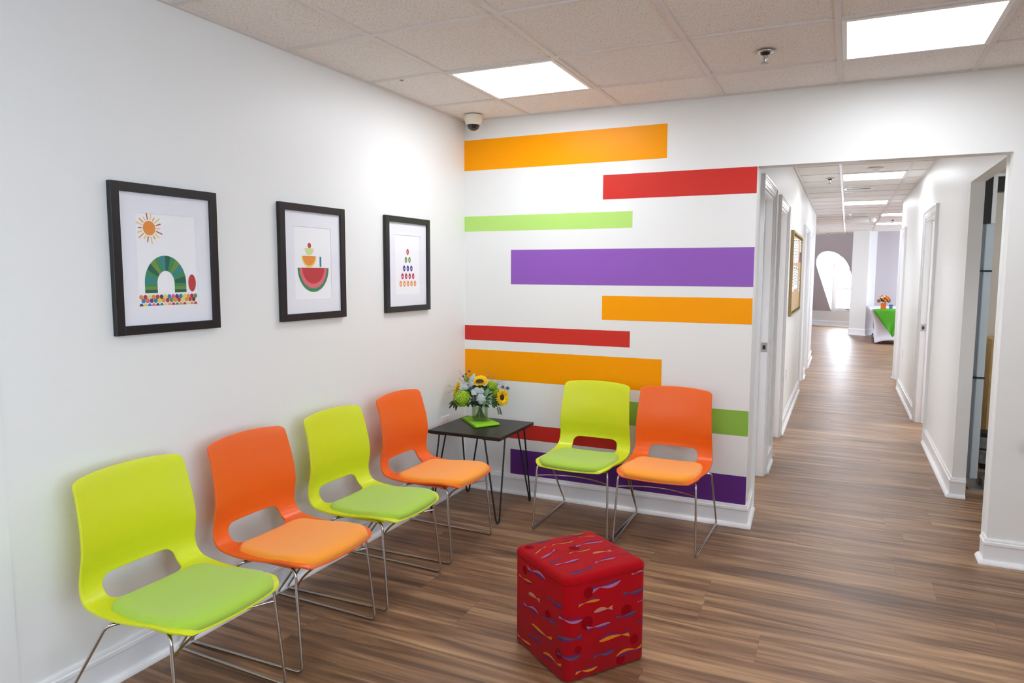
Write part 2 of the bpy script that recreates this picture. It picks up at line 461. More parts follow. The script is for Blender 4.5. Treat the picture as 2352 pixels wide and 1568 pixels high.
# enclosing walls out of sight, and the side room
b = MB(); b.box(-0.2, 5.7, -8.2, -8.1, 0, 2.6); struct(b.build('wall_rear', WALL))
b = MB(); b.box(5.5, 5.6, -8.1, 7.25, 0, 2.6); struct(b.build('wall_right', WALL))
b = MB(); b.box(XR(2.8)+.075, 5.5, 2.75, 2.85, 0, 2.6); struct(b.build('wall_side_room', BEIGE))
b = MB(); b.box(XR(7.25)+.075, 6.6, 7.15, 7.25, 0, 2.6); struct(b.build('wall_end_room_near', WALL))
b = MB(); b.box(-1.6, XL(9.42)-WT, 9.32, 9.42, 0, 2.6); struct(b.build('wall_end_room_left_near', WALL))
b = MB(); b.box(-1.6, -1.5, 9.42, 20.5, 0, 2.6); struct(b.build('wall_end_room_left', GREY))
b = MB(); b.box(-1.6, -1.5, 0, 9.32, 0, 2.6); b.box(-1.5, -.12, 0, .1, 0, 2.6); struct(b.build('wall_left_rooms', WALL))
b = MB(); b.box(6.5, 6.6, 7.25, 17.0, 0, 2.6); struct(b.build('wall_end_room_right', GREY))

# end room: knee wall, sloping wall with the arched dormer, turned 30 degrees
a30 = math.radians(30)
U = Vector((math.cos(a30), -math.sin(a30), 0)); NN = Vector((math.sin(a30), math.cos(a30), 0)); O30 = Vector((1.99, 17.95, 0))
KZ, RUN = 0.425, 1.35
def slope(u, z, dn=0.0):
    k = (z-KZ)/(H-KZ)
    v = O30 + U*u - NN*(RUN*max(k, 0)) + NN*dn; return (v.x, v.y, z)
def wallpt(u, n, z): v = O30 + U*u + NN*n; return (v.x, v.y, z)
uc, ur, spring, rise = 0.485, 0.465, 1.66, 0.445
arc = [(uc - ur*math.cos(PI*k/28), spring + rise*math.sin(PI*k/28)) for k in range(29)]
b = MB()
ZT = 2.6
b.poly([slope(-4.2, KZ), slope(uc-ur, KZ), slope(uc-ur, ZT), slope(-4.2, ZT)])
b.poly([slope(uc+ur, KZ), slope(5.2, KZ), slope(5.2, ZT), slope(uc+ur, ZT)])
for i in range(28):
    (ua, za), (ub, zb) = arc[i], arc[i+1]
    b.poly([slope(ua, za), slope(ub, zb), slope(ub, ZT), slope(ua, ZT)])
# outer skin so the wall has thickness
b.poly([slope(-4.2, KZ, .12), slope(uc-ur-.02, KZ, .12), slope(uc-ur-.02, ZT, .12), slope(-4.2, ZT, .12)])
b.poly([slope(uc+ur+.02, KZ, .12), slope(5.2, KZ, .12), slope(5.2, ZT, .12), slope(uc+ur+.02, ZT, .12)])
struct(b.build('wall_end_room_slope', GREY))
b = MB()
prof = [(uc-ur, KZ)] + arc + [(uc+ur, KZ)]
for i in range(len(prof)-1):
    (ua, za), (ub, zb) = prof[i], prof[i+1]
    b.add([slope(ua, za), slope(ub, zb), wallpt(ub, 0.10, zb), wallpt(ua, 0.10, za)], [(0, 1, 2, 3)])
b.add([wallpt(uc-ur, -0.0, KZ), wallpt(uc+ur, 0, KZ), wallpt(uc+ur, .1, KZ), wallpt(uc-ur, .1, KZ)], [(0, 1, 2, 3)])
struct(b.build('wall_end_room_dormer', WALL))
b = MB()
b.prism([(-4.2, -0.0), (5.2, -0.0), (5.2, 0.12), (-4.2, 0.12)], 0, KZ, fn=lambda u, n, z: wallpt(u, n, z))
struct(b.build('wall_end_room_knee', COLM))
pa = wallpt(-3.5, 0, 0); pb = wallpt(1.2, 0, 0)
baseboard('baseboard_end_room', [(pa[0], pa[1]), (pb[0], pb[1])], prof=[(o_*1.3, z*1.15) for o_, z in PROF])
# arched double-hung window in the dormer
win = bpy.data.objects.new('window_1', None); COL.objects.link(win); win.location = O30; win['kind'] = 'structure'
def wl(u, n, z): v = U*u + NN*n; return (v.x, v.y, z)
b = MB()
n0, n1 = 0.04, 0.12
fr = [(uc-ur, KZ)] + arc + [(uc+ur, KZ)]
t = 0.055
inn = [(uc-ur+t, KZ+t)] + [(uc-(ur-t)*math.cos(PI*k/28), spring+(rise-t)*math.sin(PI*k/28)) for k in range(29)] + [(uc+ur-t, KZ+t)]
m_ = len(fr)
for i in range(m_):
    j = (i+1) % m_
    (a0, z0), (a1, z1), (c0, w0), (c1, w1) = fr[i], fr[j], inn[i], inn[j]
    b.add([wl(a0, n0, z0), wl(a1, n0, z1), wl(c1, n0, w1), wl(c0, n0, w0), wl(a0, n1, z0), wl(a1, n1, z1), wl(c1, n1, w1), wl(c0, n1, w0)],
          [(0, 1, 2, 3), (4, 7, 6, 5), (3, 2, 6, 7), (0, 4, 5, 1)])
b.build('window_frame', TRIM, win)
def sash(z0, z1, n, nm):
    b = MB(); u0, u1 = uc-ur+t, uc+ur-t; s = 0.045
    f = lambda a, c, z: wl(a, c, z)
    b.box(u0, u0+s, n, n+.03, z0, z1, fn=f); b.box(u1-s, u1, n, n+.03, z0, z1, fn=f)
    b.box(u0+s, u1-s, n, n+.03, z0, z0+s, fn=f); b.box(u0+s, u1-s, n, n+.03, z1-s, z1, fn=f)
    o = b.build(nm, TRIM, win)
    g = MB(); g.poly([wl(u0+s, n+.015, z0+s), wl(u1-s, n+.015, z0+s), wl(u1-s, n+.015, z1-s), wl(u0+s, n+.015, z1-s)]); g.build('pane', PANE, o)
sash(KZ+t, 1.09, 0.05, 'lower_sash'); sash(1.05, 1.63, 0.085, 'upper_sash')
b = MB(); b.box(uc-0.04, uc+0.04, 0.02, 0.05, KZ+t+.01, KZ+t+.03, fn=lambda a, c, z: wl(a, c, z)); b.build('sash_lift', STEEL, win)
b = MB(); b.add([wl(u_, 0.1, z_) for u_, z_ in [(uc-ur+t, 1.63)] + inn[1:-1] + [(uc+ur-t, 1.63)]], [tuple(range(len(inn)))]); b.build('arch_pane', PANE, win)

# column of the end room and the grey wall to its right
cA, cB, cC = Vector((2.473, 15.09)), Vector((2.825, 14.875)), Vector((3.01, 15.32))
dperp = (cC-cB); cD = cA + dperp
b = MB(); b.prism([tuple(cA), tuple(cB), tuple(cC), tuple(cC+Vector((.1, .6))), tuple(cA+dperp*3)], 0, 2.6); struct(b.build('wall_end_room_column', COLM))
baseboard('baseboard_column', [tuple(cA+dperp*.5), tuple(cA), tuple(cB), tuple(cC)], prof=[(o_, z*1.2) for o_, z in PROF])
b = MB(); b.prism([(3.005, 15.32), (6.5, 15.1), (6.5, 15.25), (3.03, 15.45)], 0, 2.6); struct(b.build('wall_end_room_back', GREY))

# ------------------------------------------------------------------ chairs
def catmull(P, t):
    n = len(P)-1; i = min(int(t), n-1); f = t-i
    p0 = P[max(i-1, 0)]; p1 = P[i]; p2 = P[i+1]; p3 = P[min(i+2, n)]
    return tuple(0.5*((2*b_)+(-a+c)*f+(2*a-5*b_+4*c-d)*f*f+(-a+3*b_-3*c+d)*f**3) for a, b_, c, d in zip(p0, p1, p2, p3))
# rows from the front lip up the seat, round the bend and up the back: edge (d, z), centre (d, z), half width
KP = [((.603, .392), (.628, .388), .222), ((.592, .404), (.621, .399), .223), ((.560, .410), (.592, .406), .224), ((.50, .410), (.54, .407), .226),
      ((.40, .402), (.43, .398), .232), ((.32, .400), (.33, .392), .236), ((.25, .405), (.245, .393), .237), ((.195, .418), (.178, .402), .236),
      ((.168, .447), (.138, .436), .232), ((.160, .49), (.124, .487), .228), ((.166, .535), (.128, .535), .226), ((.174, .590), (.136, .592), .224),
      ((.166, .665), (.134, .668), .220), ((.147, .745), (.117, .750), .215), ((.133, .790), (.104, .802), .213), ((.121, .815), (.093, .830), .212)]
KE = [k[0] for k in KP]; KC = [k[1] for k in KP]; KW = [(k[2],) for k in KP]
NT = len(KP)-1
TS = [NT*i/600 for i in range(601)]; AL = [0.0]
for i in range(600):
    a, c = catmull(KC, TS[i]), catmull(KC, TS[i+1]); AL.append(AL[-1]+math.hypot(c[0]-a[0], c[1]-a[1]))
LEN = AL[-1]
def t_of(a):
    a = min(max(a, 0), LEN); lo, hi = 0, 600
    while hi-lo > 1:
        md = (lo+hi)//2
        if AL[md] <= a: lo = md
        else: hi = md
    return TS[lo] + (TS[hi]-TS[lo])*(a-AL[lo])/max(AL[hi]-AL[lo], 1e-9)
def surf(x, a, wmax):
    t = t_of(a); E_, C_ = catmull(KE, t), catmull(KC, t); s = min(abs(x)/wmax, 1.0) if wmax > 0 else 0
    k = 1-s**2.2
    return Vector((x, E_[0]+(C_[0]-E_[0])*k, E_[1]+(C_[1]-E_[1])*k))
def wfull(a): return catmull(KW, t_of(a))[0]
def nrm(x, a):
    w_ = wfull(a); h = 0.004
    du = surf(x+h, a, w_)-surf(x-h, a, w_)
    a0, a1 = max(a-h, 0), min(a+h, LEN)
    dv = surf(x, a1, wfull(a1))-surf(x, a0, wfull(a0))
    n = du.cross(dv); n.normalize(); return n if True else n
def row_w(a):
    w_ = wfull(a); r1, r2 = 0.050, 0.023
    if a < r1: return w_ - r1 + math.sqrt(max(r1*r1-(r1-a)**2, 0))
    if a > LEN-r2: return w_ - r2 + math.sqrt(max(r2*r2-(a-(LEN-r2))**2, 0))
    return w_
def a_at(d=None, z=None):   # arc length where the centre line reaches distance d on the seat, or height z on the back
    for i in range(601):
        C_ = catmull(KC, TS[i])
        if d is not None and C_[0] <= d and i > 60: return AL[i]
        if z is not None and TS[i] > 8 and C_[1] >= z: return AL[i]
hA0, hA1 = a_at(d=.203), a_at(z=.478)
HC, HH, HW, HR = (hA0+hA1)/2, (hA1-hA0)/2, 0.145, 0.040
def sdf_rr(x, y, hw, hh, r):
    qx, qy = abs(x)-hw+r, abs(y)-hh+r
    return math.hypot(max(qx, 0), max(qy, 0)) + min(max(qx, qy), 0) - r
def snap(x, y, hw, hh, r):
    for _ in range(4):
        d = sdf_rr(x, y, hw, hh, r); e_ = 1e-4
        gx = (sdf_rr(x+e_, y, hw, hh, r)-sdf_rr(x-e_, y, hw, hh, r))/(2*e_); gy = (sdf_rr(x, y+e_, hw, hh, r)-sdf_rr(x, y-e_, hw, hh, r))/(2*e_)
        gl = max(math.hypot(gx, gy), 1e-6); x -= d*gx/gl; y -= d*gy/gl
    return x, y

def shell_mesh(name):
    NR, NC = 150, 64
    prm = []
    for i in range(NR+1):
        a = LEN*i/NR
        # crowd rows toward both ends so the corners are round
        if i == 0: a = 0.0
        w_ = row_w(max(a, 0.0004))
        for j in range(NC+1):
            prm.append([w_*(-1+2*j/NC), a])
    faces = []
    for i in range(NR):
        for j in range(NC):
            q = (i*(NC+1)+j, i*(NC+1)+j+1, (i+1)*(NC+1)+j+1, (i+1)*(NC+1)+j)
            cx = sum(prm[k][0] for k in q)/4; ca = sum(prm[k][1] for k in q)/4
            if sdf_rr(cx, ca-HC, HW, HH, HR) < 0: continue
            faces.append(q)
    cnt = {}
    for q in faces:
        for k in range(4):
            e_ = tuple(sorted((q[k], q[(k+1) % 4]))); cnt[e_] = cnt.get(e_, 0)+1
    for e_, c in cnt.items():
        if c == 1:
            for k in e_:
                x, a = prm[k]
                if abs(x) < 0.19 and abs(a-HC) < HH+0.04:
                    x, y = snap(x, a-HC, HW, HH, HR); prm[k] = [x, y+HC]
    vs = [surf(x, a, wfull(a)) for x, a in prm]
    used = sorted({k for q in faces for k in q}); mp = {k: i for i, k in enumerate(used)}
    b = MB(); b.add([vs[k] for k in used], [tuple(mp[k] for k in q) for q in faces], 0, True)
    return b
PA0, PA1 = 0.006, a_at(d=.222)
def pad_mesh():
    # seat pad outline: rounded, a little wider towards the front third
    pc, ph, pr = (PA0+PA1)/2, (PA1-PA0)/2, 0.060
    def pw(a):
        k = (a-PA0)/(PA1-PA0); return 0.217 - 0.045*max(k-.40, 0) - 0.012*(1-k)**3
    NR, NC = 60, 60; prm = []
    for i in range(NR+1):
        a = PA0 + (PA1-PA0)*i/NR
        for j in range(NC+1): prm.append([pw(a)*(-1+2*j/NC), a])
    faces = []
    for i in range(NR):
        for j in range(NC):
            q = (i*(NC+1)+j, i*(NC+1)+j+1, (i+1)*(NC+1)+j+1, (i+1)*(NC+1)+j)
            cx = sum(prm[k][0] for k in q)/4; ca = sum(prm[k][1] for k in q)/4
            if sdf_rr(cx, ca-pc, pw(ca), ph, pr) < 0: faces.append(q)
    cnt = {}
    for q in faces:
        for k in range(4):
            e_ = tuple(sorted((q[k], q[(k+1) % 4]))); cnt[e_] = cnt.get(e_, 0)+1
    bd = {k for e_, c in cnt.items() if c == 1 for k in e_}
    for k in bd:
        x, a = prm[k]; x, y = snap(x, a-pc, pw(a), ph, pr); prm[k] = [x, y+pc]
    used = sorted({k for q in faces for k in q}); mp = {k: i for i, k in enumerate(used)}
    top, bot = [], []
    for k in used:
        x, a = prm[k]; n = nrm(x, a)
        if n.z < 0: n = -n
        dist = 0 if k in bd else max(-sdf_rr(x, a-pc, pw(a), ph, pr), 0)
        q = min(dist/0.030, 1); h = 0.014*math.sqrt(max(1-(1-q)**2, 0)) + 0.005*(1-math.exp(-dist/0.06))
        p_ = surf(x, a, wfull(a)); top.append(p_+n*(0.0095+0.004*(1 if k not in bd else 0)*min(q*6, 1)+h)); bot.append(p_+n*0.0085)
    b = MB(); fs = [tuple(mp[k] for k in q) for q in faces]; nv = len(used)
    b.add(top, fs, 0, True)
    side = []
    for (k1, k2), c in cnt.items():
        if c == 1: side.append((k1, k2))
    vs = top+bot
    b.add(vs, [(mp[k1], mp[k2], mp[k2]+nv, mp[k1]+nv) for k1, k2 in side], 0, True)
    b.add(bot, fs, 0, False)
    return b
def sled(s):
    pts = [(s*.228, .602, .0065), (s*.213, .566, .390), (s*.178, .500, .385), (s*.172, .345, .385), (s*.252, .322, .392), (s*.243, .030, .0065)]
    b = MB(); b.tube(pts, 0.0057, 10, closed=True, fil=0.026); return b
def make_chair(kind):
    sm, pm = (LIME, LIMEPAD) if kind == 'lime' else (OPLAS, OPAD)
    root = thing('stacking_chair', '', 'chair')
    sh = shell_mesh('shell').build('seat_shell', sm, root)
    so = sh.modifiers.new('solid', 'SOLIDIFY'); so.thickness = 0.0095; so.offset = 1.0 if True else -1; so.use_even_offset = True
    bv = sh.modifiers.new('bevel', 'BEVEL'); bv.width = 0.003; bv.segments = 2; bv.limit_method = 'ANGLE'; bv.angle_limit = 0.9
    # make the solidify grow towards the sitter (up over the seat, forward at the back)
    me = sh.data; mid = me.polygons[len(me.polygons)//4]
    if mid.normal.z < 0:
        for p_ in me.polygons: p_.flip()
    pad_mesh().build('seat_pad', pm, root, weld=True)
    for s in (-1, 1): sled(s).build('sled_leg', CHROME, root)
    b = MB(); b.tube([(x, .573-.07*(1-(x/.217)**2), .326) for x in [-.217+.434*k/16 for k in range(17)]], 0.0045, 8)
    b.build('stretcher', CHROME, root)
    for s in (-1, 1):
        b = MB(); b.box(s*.185-.012, s*.185+.012, .33, .55, .386, .396); b.build('mounting_rail', sm, root)
    return root
lime = make_chair('lime'); orng = make_chair('orange')
chairs = [
 ('lime', (0, -2.66), 'L', 'lime green stacking chair nearest the camera on the left wall'),
 ('orange', (0, -2.118), 'L', 'orange stacking chair between the two lime chairs on the left wall'),
 ('lime', (0, -1.568), 'L', 'lime green stacking chair between the two orange chairs on the left wall'),
 ('orange', (0, -1.003), 'L', 'orange stacking chair beside the black side table on the left wall'),
 ('lime', (1.008, 0), 'B', 'lime green stacking chair against the striped wall beside an orange chair'),
 ('orange', (1.496, 0), 'B', 'orange stacking chair against the striped wall nearest the hallway opening'),
]
used = set()
for kind, pos, wall, lab in chairs:
    src = lime if kind == 'lime' else orng
    if kind in used: o = copy_tree(src)
    else: o = src; used.add(kind)
    # local +y is the way the sitter faces
    o.rotation_euler = (0, 0, -PI/2 if wall == 'L' else PI)
    o.location = (pos[0], pos[1], 0)
    o['label'] = lab; o['category'] = 'chair'; o['group'] = 'stacking chairs along the waiting room walls'

# ------------------------------------------------------------------ side table with hairpin legs
t = thing('side_table', 'square black side table with hairpin legs in the corner between chairs', 'table', (0.32, -0.345, 0))
b = MB(); b.box(-.25, .25, -.26, .24, .51, .53); b.build('table_top', TABLE, t, bevel=0.0015)
for sx in (-1, 1):
    for sy in (-1, 1):
        cx, cy = sx*.235, sy*.24 - .01
        foot = Vector((sx*.232, sy*.232-.012+(-.01 if sy < 0 else .0), 0.006))
        ta = Vector((cx-sx*.005, cy-sy*.10+0, .508)); tb_ = Vector((cx-sx*.10, cy-sy*.012, .508))
        dx = (tb_-ta).normalized()*0.011
        b = MB(); b.tube([ta, foot-dx+Vector((0, 0, .02)), foot-dx*0.4, foot+dx*.4, foot+dx+Vector((0, 0, .02)), tb_], 0.0055, 8, fil=0.012)
        b.box(min(ta.x, tb_.x)-.01, max(ta.x, tb_.x)+.01, min(ta.y, tb_.y)-.01, max(ta.y, tb_.y)+.01, .505, .51)
        b.build('leg', BLACKM, t)

# ------------------------------------------------------------------ green napkin, glass vase and bouquet
NAP = mat('lime_napkin_cloth', (140, 205, 18), 0.8, bump=0.5, bscale=600)
b = MB()
nc = [(.10, -.225), (.315, -.435), (.410, -.290), (.195, -.115)]
def bil(u, v):
    a, c, d, e_ = [Vector(q) for q in nc]
    return a*(1-u)*(1-v)+c*u*(1-v)+d*u*v+e_*(1-u)*v
for lay in range(4):
    z0 = .530+lay*.0035; ins = 0.008*(lay % 2)
    nu, nv = 10, 8; vs = []
    for lv in (0, 1):
        for i in range(nu+1):
            for j in range(nv+1):
                u, v = ins+(1-2*ins)*i/nu, ins+(1-ins)*j/nv
                p_ = bil(u, v); vs.append((p_.x, p_.y, z0+lv*.0032+.0008*math.sin(6*u+lay*2)*math.sin(5*v)+.0008))
    m1 = nv+1; top = (nu+1)*m1
    fs = []
    for i in range(nu):
        for j in range(nv):
            q = (i*m1+j, (i+1)*m1+j, (i+1)*m1+j+1, i*m1+j+1); fs.append(q[::-1]); fs.append(tuple(k+top for k in q))
    for i in range(nu):
        for j in (0, nv): q = (i*m1+j, (i+1)*m1+j); fs.append((q[0], q[1], q[1]+top, q[0]+top))
    for j in range(nv):
        for i in (0, nu): q = (i*m1+j, i*m1+j+1); fs.append((q[0], q[1], q[1]+top, q[0]+top))
    b.add(vs, fs, 0, True)
# folded edge facing the room
p0, p1 = bil(1, 0), bil(1, 1)
b.tube([(p0.x, p0.y, .538), ((p0.x+p1.x)/2, (p0.y+p1.y)/2, .538), (p1.x, p1.y, .538)], 0.007, 8)
tag(b.build('napkin', NAP), 'folded lime green cloth napkin under the glass vase', 'napkin')

VC = Vector((.255, -.262, .5455))
def sq(r, z, a, rot=0.45):
    k = (abs(math.cos(a-rot))**4+abs(math.sin(a-rot))**4)**(-.25); k = 1+(k-1)*.75
    return (VC.x+r*k*math.cos(a), VC.y+r*k*math.sin(a), VC.z+z)
vase = bpy.data.objects.new('vase', None); COL.objects.link(vase); vase.location = (0, 0, 0)
tag(vase, 'clear glass vase of stems on the green napkin', 'vase')
b = MB(); b.lathe([(.046, 0), (.052, .003), (.053, .02), (.053, .085), (.046, .10), (.046, .125), (.044, .125), (.044, .10), (.050, .084), (.050, .02), (.045, .010), (0.001, .009)], 48, fn=sq)
b.build('glass_body', VGLASS, vase)
b = MB(); b.lathe([(.0, .0095), (.044, .0105), (.0495, .02), (.0495, .078), (0.0, .078)], 48, fn=sq); b.build('water', WATER, vase)

STEM = mat('green_stem', (92, 110, 40), 0.6); BSTEM = mat('brown_stem', (112, 92, 50), 0.6)
YEL = mat('sunflower_yellow', (255, 212, 4), 0.6, noise=.15, nscale=60); BRN = mat('sunflower_disc', (78, 46, 14), 0.9, noise=.6, nscale=150, bump=.6, bscale=300)
HYD = mat('hydrangea_green', (184, 224, 52), 0.6, noise=.45, nscale=110); THI = mat('thistle_blue_grey', (92, 98, 116), 0.7)
DUS = mat('dusty_miller_silver', (176, 190, 186), 0.85, noise=.15, nscale=70); LEAF = mat('leaf_green', (62, 108, 44), 0.55, noise=.3, nscale=50)
DLEAF = mat('leaf_dark_green', (44, 74, 38), 0.55, noise=.3, nscale=50); VLEAF = mat('variegated_leaf', (116, 152, 108), 0.6, noise=.35, nscale=120)
TWIG = mat('dry_twig', (150, 134, 126), 0.8)
RV = Vector((.885, .466, 0)); TV = Vector((.466, -.885, 0)); ZV = Vector((0, 0, 1))   # across and toward the room
def BP(X, Y, d): return Vector((VC.x, VC.y, 0)) + RV*((X-820)*.000286) + TV*d + ZV*(.540+(1290-Y)*.000286)
def frame_for(n):
    n = n.normalized(); r = Vector((0, 0, 1)).cross(n)
    if r.length < .1: r = Vector((1, 0, 0))
    r.normalize(); return r, n.cross(r), n
def stem_to(parent, p, mt=STEM, seed=0, r=.0022):
    rnd = random.Random(seed); a = rnd.uniform(0, 2*PI); q = rnd.uniform(.01, .036)
    base = Vector((VC.x+q*math.cos(a), VC.y+q*math.sin(a), VC.z+.016)); neck = Vector((VC.x-q*.5*math.cos(a), VC.y-q*.5*math.sin(a), VC.z+.12))
    pts = [base, base.lerp(neck, .5), neck, neck.lerp(p, .5)+Vector((0, 0, .008)), p]
    b = MB(); b.tube(pts, r, 6, fil=.02); return b.build('stem', mt, parent)
def leaf(b, base, tip, up, width, cup=.15, n=7, mi=0, lobes=0):
    base, tip = Vector(base), Vector(tip); ax = tip-base; L_ = ax.length; ax.normalize()
    s = ax.cross(up); s.normalize(); nn = s.cross(ax)
    vs = []
    for i in range(n+1):
        t_ = i/n; w_ = width*math.sin(PI*min(t_*.93+.04, 1))**.8*(1+lobes*.28*math.sin(t_*PI*7))
        c = base + ax*L_*t_ + nn*(cup*L_*math.sin(PI*t_))
        vs += [c-s*w_+nn*w_*.3, c, c+s*w_+nn*w_*.3]
    th = .0007; k = len(vs)
    vs2 = vs+[v-nn*th for v in vs]; fs = []
    for i in range(n):
        for j in (0, 1):
            q = (i*3+j, i*3+j+1, (i+1)*3+j+1, (i+1)*3+j); fs.append(q); fs.append(tuple(x+k for x in q[::-1]))
        fs.append((i*3, (i+1)*3, (i+1)*3+k, i*3+k)); fs.append((i*3+2, i*3+2+k, (i+1)*3+2+k, (i+1)*3+2))
    b.add(vs2, fs, mi, True)
def sunflower(p, n, R, lab, seed, disc=.48):
    root = thing('sunflower', lab, 'flower', (0, 0, 0), group='flowers of the bouquet on the side table')
    r, u, n = frame_for(n); b = MB(); rnd = random.Random(seed)
    for ring, (cnt, k, tilt) in enumerate(((22, 1.0, .2), (22, .92, .42), (18, .8, .75))):
        for i in range(cnt):
            a = 2*PI*(i+.5*ring)/cnt+rnd.uniform(-.07, .07); d = r*math.cos(a)+u*math.sin(a)
            L_ = R*k*rnd.uniform(.9, 1.08)
            leaf(b, p+d*R*disc*.8, p+d*L_+n*L_*tilt*.5, n, R*.115, cup=.08, n=4)
    b.build('petals', YEL, root)
    b = MB()
    vs = []; S = 20; rr = [(0, .10), (.35, .13), (.7, .12), (.95, .05), (1.0, -.05)]
    for q, h in rr:
        for k in range(S):
            a = 2*PI*k/S; vs.append(p+(r*math.cos(a)+u*math.sin(a))*R*disc*q+n*R*h)
    b.add(vs, [(i*S+k, i*S+(k+1) % S, (i+1)*S+(k+1) % S, (i+1)*S+k) for i in range(len(rr)-1) for k in range(S)], 0, True)
    b.build('flower_disc', BRN, root)
    stem_to(root, p-n*.004, STEM, seed, .003)
sunflower(BP(815, 385, .012), TV*.42+ZV*.95-RV*.02, .062, 'sunflower at the top of the bouquet with a brown disc', 1)
sunflower(BP(1315, 735, .03), TV*.8+RV*.72+ZV*.12, .057, 'sunflower facing the striped wall side, low at the edge of the bouquet', 2, .36)
sunflower(BP(310, 560, -.012), -RV*.95+ZV*.45+TV*.2, .052, 'sunflower turned toward the left wall behind the hydrangea', 3)
def hydrangea(p, R, lab, seed):
    root = thing('hydrangea', lab, 'flower', (0, 0, 0), group='flowers of the bouquet on the side table')
    b = MB(); rnd = random.Random(seed)
    vs = []
    b.lathe([(0.001, -R*.8), (R*.5, -R*.6), (R*.8, -R*.2), (R*.8, R*.2), (R*.5, R*.62), (0.001, R*.8)], 16, c=tuple(p))
    N_ = 170
    for i in range(N_):
        z = 1-2*(i+.5)/N_; a = i*2.39996; q = math.sqrt(1-z*z)
        n = Vector((q*math.cos(a), q*math.sin(a), z)); c = p+n*R*rnd.uniform(.78, 1.02); r_, u_, _ = frame_for(n); ph = rnd.uniform(0, PI)
        for k in range(4):
            d = r_*math.cos(ph+k*PI/2)+u_*math.sin(ph+k*PI/2)
            leaf(b, c, c+d*R*.16+n*R*rnd.uniform(.0, .1), n, R*.075, cup=.1, n=3)
    b.build('blossom', HYD, root); stem_to(root, p, STEM, seed, .003)
hydrangea(BP(420, 735, .045), .056, 'large green hydrangea head low on the left-wall side of the bouquet', 11)
hydrangea(BP(1090, 480, .01), .034, 'small green hydrangea head beside the top sunflower', 12)
hydrangea(BP(520, 350, -.03), .018, 'tiny green hydrangea sprig behind the silver leaves', 13)
hydrangea(BP(1160, 640, -.0), .034, 'pale green hydrangea head behind the low sunflower', 14)
def thistle(p, R, lab, seed, collar=1.9):
    root = thing('thistle', lab, 'flower', (0, 0, 0), group='flowers of the bouquet on the side table')
    b = MB(); rnd = random.Random(seed)
    b.lathe([(0.0005, -R), (R*.7, -R*.6), (R*.85, 0), (R*.6, R*.7), (0.0005, R*1.1)], 12, c=tuple(p))
    for i in range(60):
        z = 1-2*(i+.5)/60; a = i*2.39996; q = math.sqrt(1-z*z); n = Vector((q*math.cos(a), q*math.sin(a), z))
        b.tube([p+n*R*.7, p+n*R*1.22], R*.06, 4)
    b.build('flower_head', THI, root)
    b = MB()
    for i in range(9):
        a = 2*PI*i/9+rnd.uniform(-.2, .2); d = Vector((math.cos(a), math.sin(a), .25))
        leaf(b, p-ZV*R*.8, p-ZV*R*.8+d*R*collar, ZV, R*.16, cup=.1, n=3)
    b.build('bracts', THI, root); stem_to(root, p-ZV*R*.7, TWIG, seed, .0011)
for i, (X, Y, d, R, lab) in enumerate([
    (575, 150, -.01, .0075, 'blue grey thistle, highest of the bouquet'),
    (500, 220, -.01, .0075, 'blue grey thistle just below the highest one'),
    (445, 265, 0, .0075, 'blue grey thistle third down in the cluster near the left wall'),
    (655, 510, .04, .0125, 'dark thistle beneath the top sunflower'),
    (1340, 510, .0, .010, 'blue grey thistle above the low sunflower'),
    (1450, 535, .0, .010, 'blue grey thistle reaching furthest along the striped wall'),
    (690, 750, .07, .0165, 'large spiky thistle at the front centre over the vase rim')]):
    thistle(BP(X, Y, d), R, lab, 30+i, 2.3 if i == 6 else 1.9)
def dusty(base, tip, w_, lab, seed):
    root = thing('dusty_miller', lab, 'leaf', (0, 0, 0), group='silver leaves in the bouquet')
    b = MB(); leaf(b, base, tip, TV+ZV*.4, w_, cup=.12, n=12, lobes=.9); b.build('leaf_blade', DUS, root); stem_to(root, Vector(base), DUS, seed, .0012)
for i, (a, c, w_, lab) in enumerate([
    ((570, 500, .02), (700, 195, .005), .016, 'tall silver leaf curling up beside the top sunflower'),
    ((560, 500, .04), (690, 365, .05), .013, 'short silver leaf in front of the top sunflower'),
    ((560, 520, .04), (375, 450, .045), .019, 'broad silver leaf lying toward the left wall'),
    ((740, 660, .07), (760, 480, .06), .030, 'silver leaf standing over the centre of the bouquet'),
    ((720, 560, .07), (640, 640, .09), .022, 'silver leaf folded over the centre front'),
    ((840, 610, .075), (845, 850, .09), .030, 'largest silver leaf hanging over the vase'),
    ((780, 540, .06), (915, 590, .07), .020, 'silver leaf pointing toward the striped wall')]):
    dusty(BP(*a), BP(*c), w_, lab, 50+i)
def foliage(name, lab, items, mt, seed, w_=.010):
    root = thing(name, lab, 'foliage', (0, 0, 0), group='greenery in the bouquet'); b = MB(); rnd = random.Random(seed)
    for a, c in items: leaf(b, BP(*a), BP(*c), TV*.6+ZV, w_*rnd.uniform(.8, 1.2), cup=.1, n=6)
    b.build('leaves', mt, root); stem_to(root, BP(*items[0][0]), STEM, seed, .0014)
foliage('pittosporum_sprig', 'variegated grey green leaves at the front toward the striped wall', [((950, 760, .07), (1120, 650, .06)), ((950, 770, .07), (1100, 810, .08)), ((940, 770, .07), (900, 905, .09)), ((930, 740, .07), (990, 540, .06)), ((950, 650, .06), (1100, 590, .05)), ((980, 640, .05), (1010, 520, .04)), ((950, 780, .07), (1010, 880, .085))], VLEAF, 71, .013)
rnd = random.Random(5)
foliage('leafy_sprig', 'dark green leaves drooping low on the left-wall side', [((330, 800, .03), (120+rnd.randint(0, 330), 880+rnd.randint(-60, 150), .03+rnd.uniform(-.03, .04))) for i in range(20)], DLEAF, 72, .009)
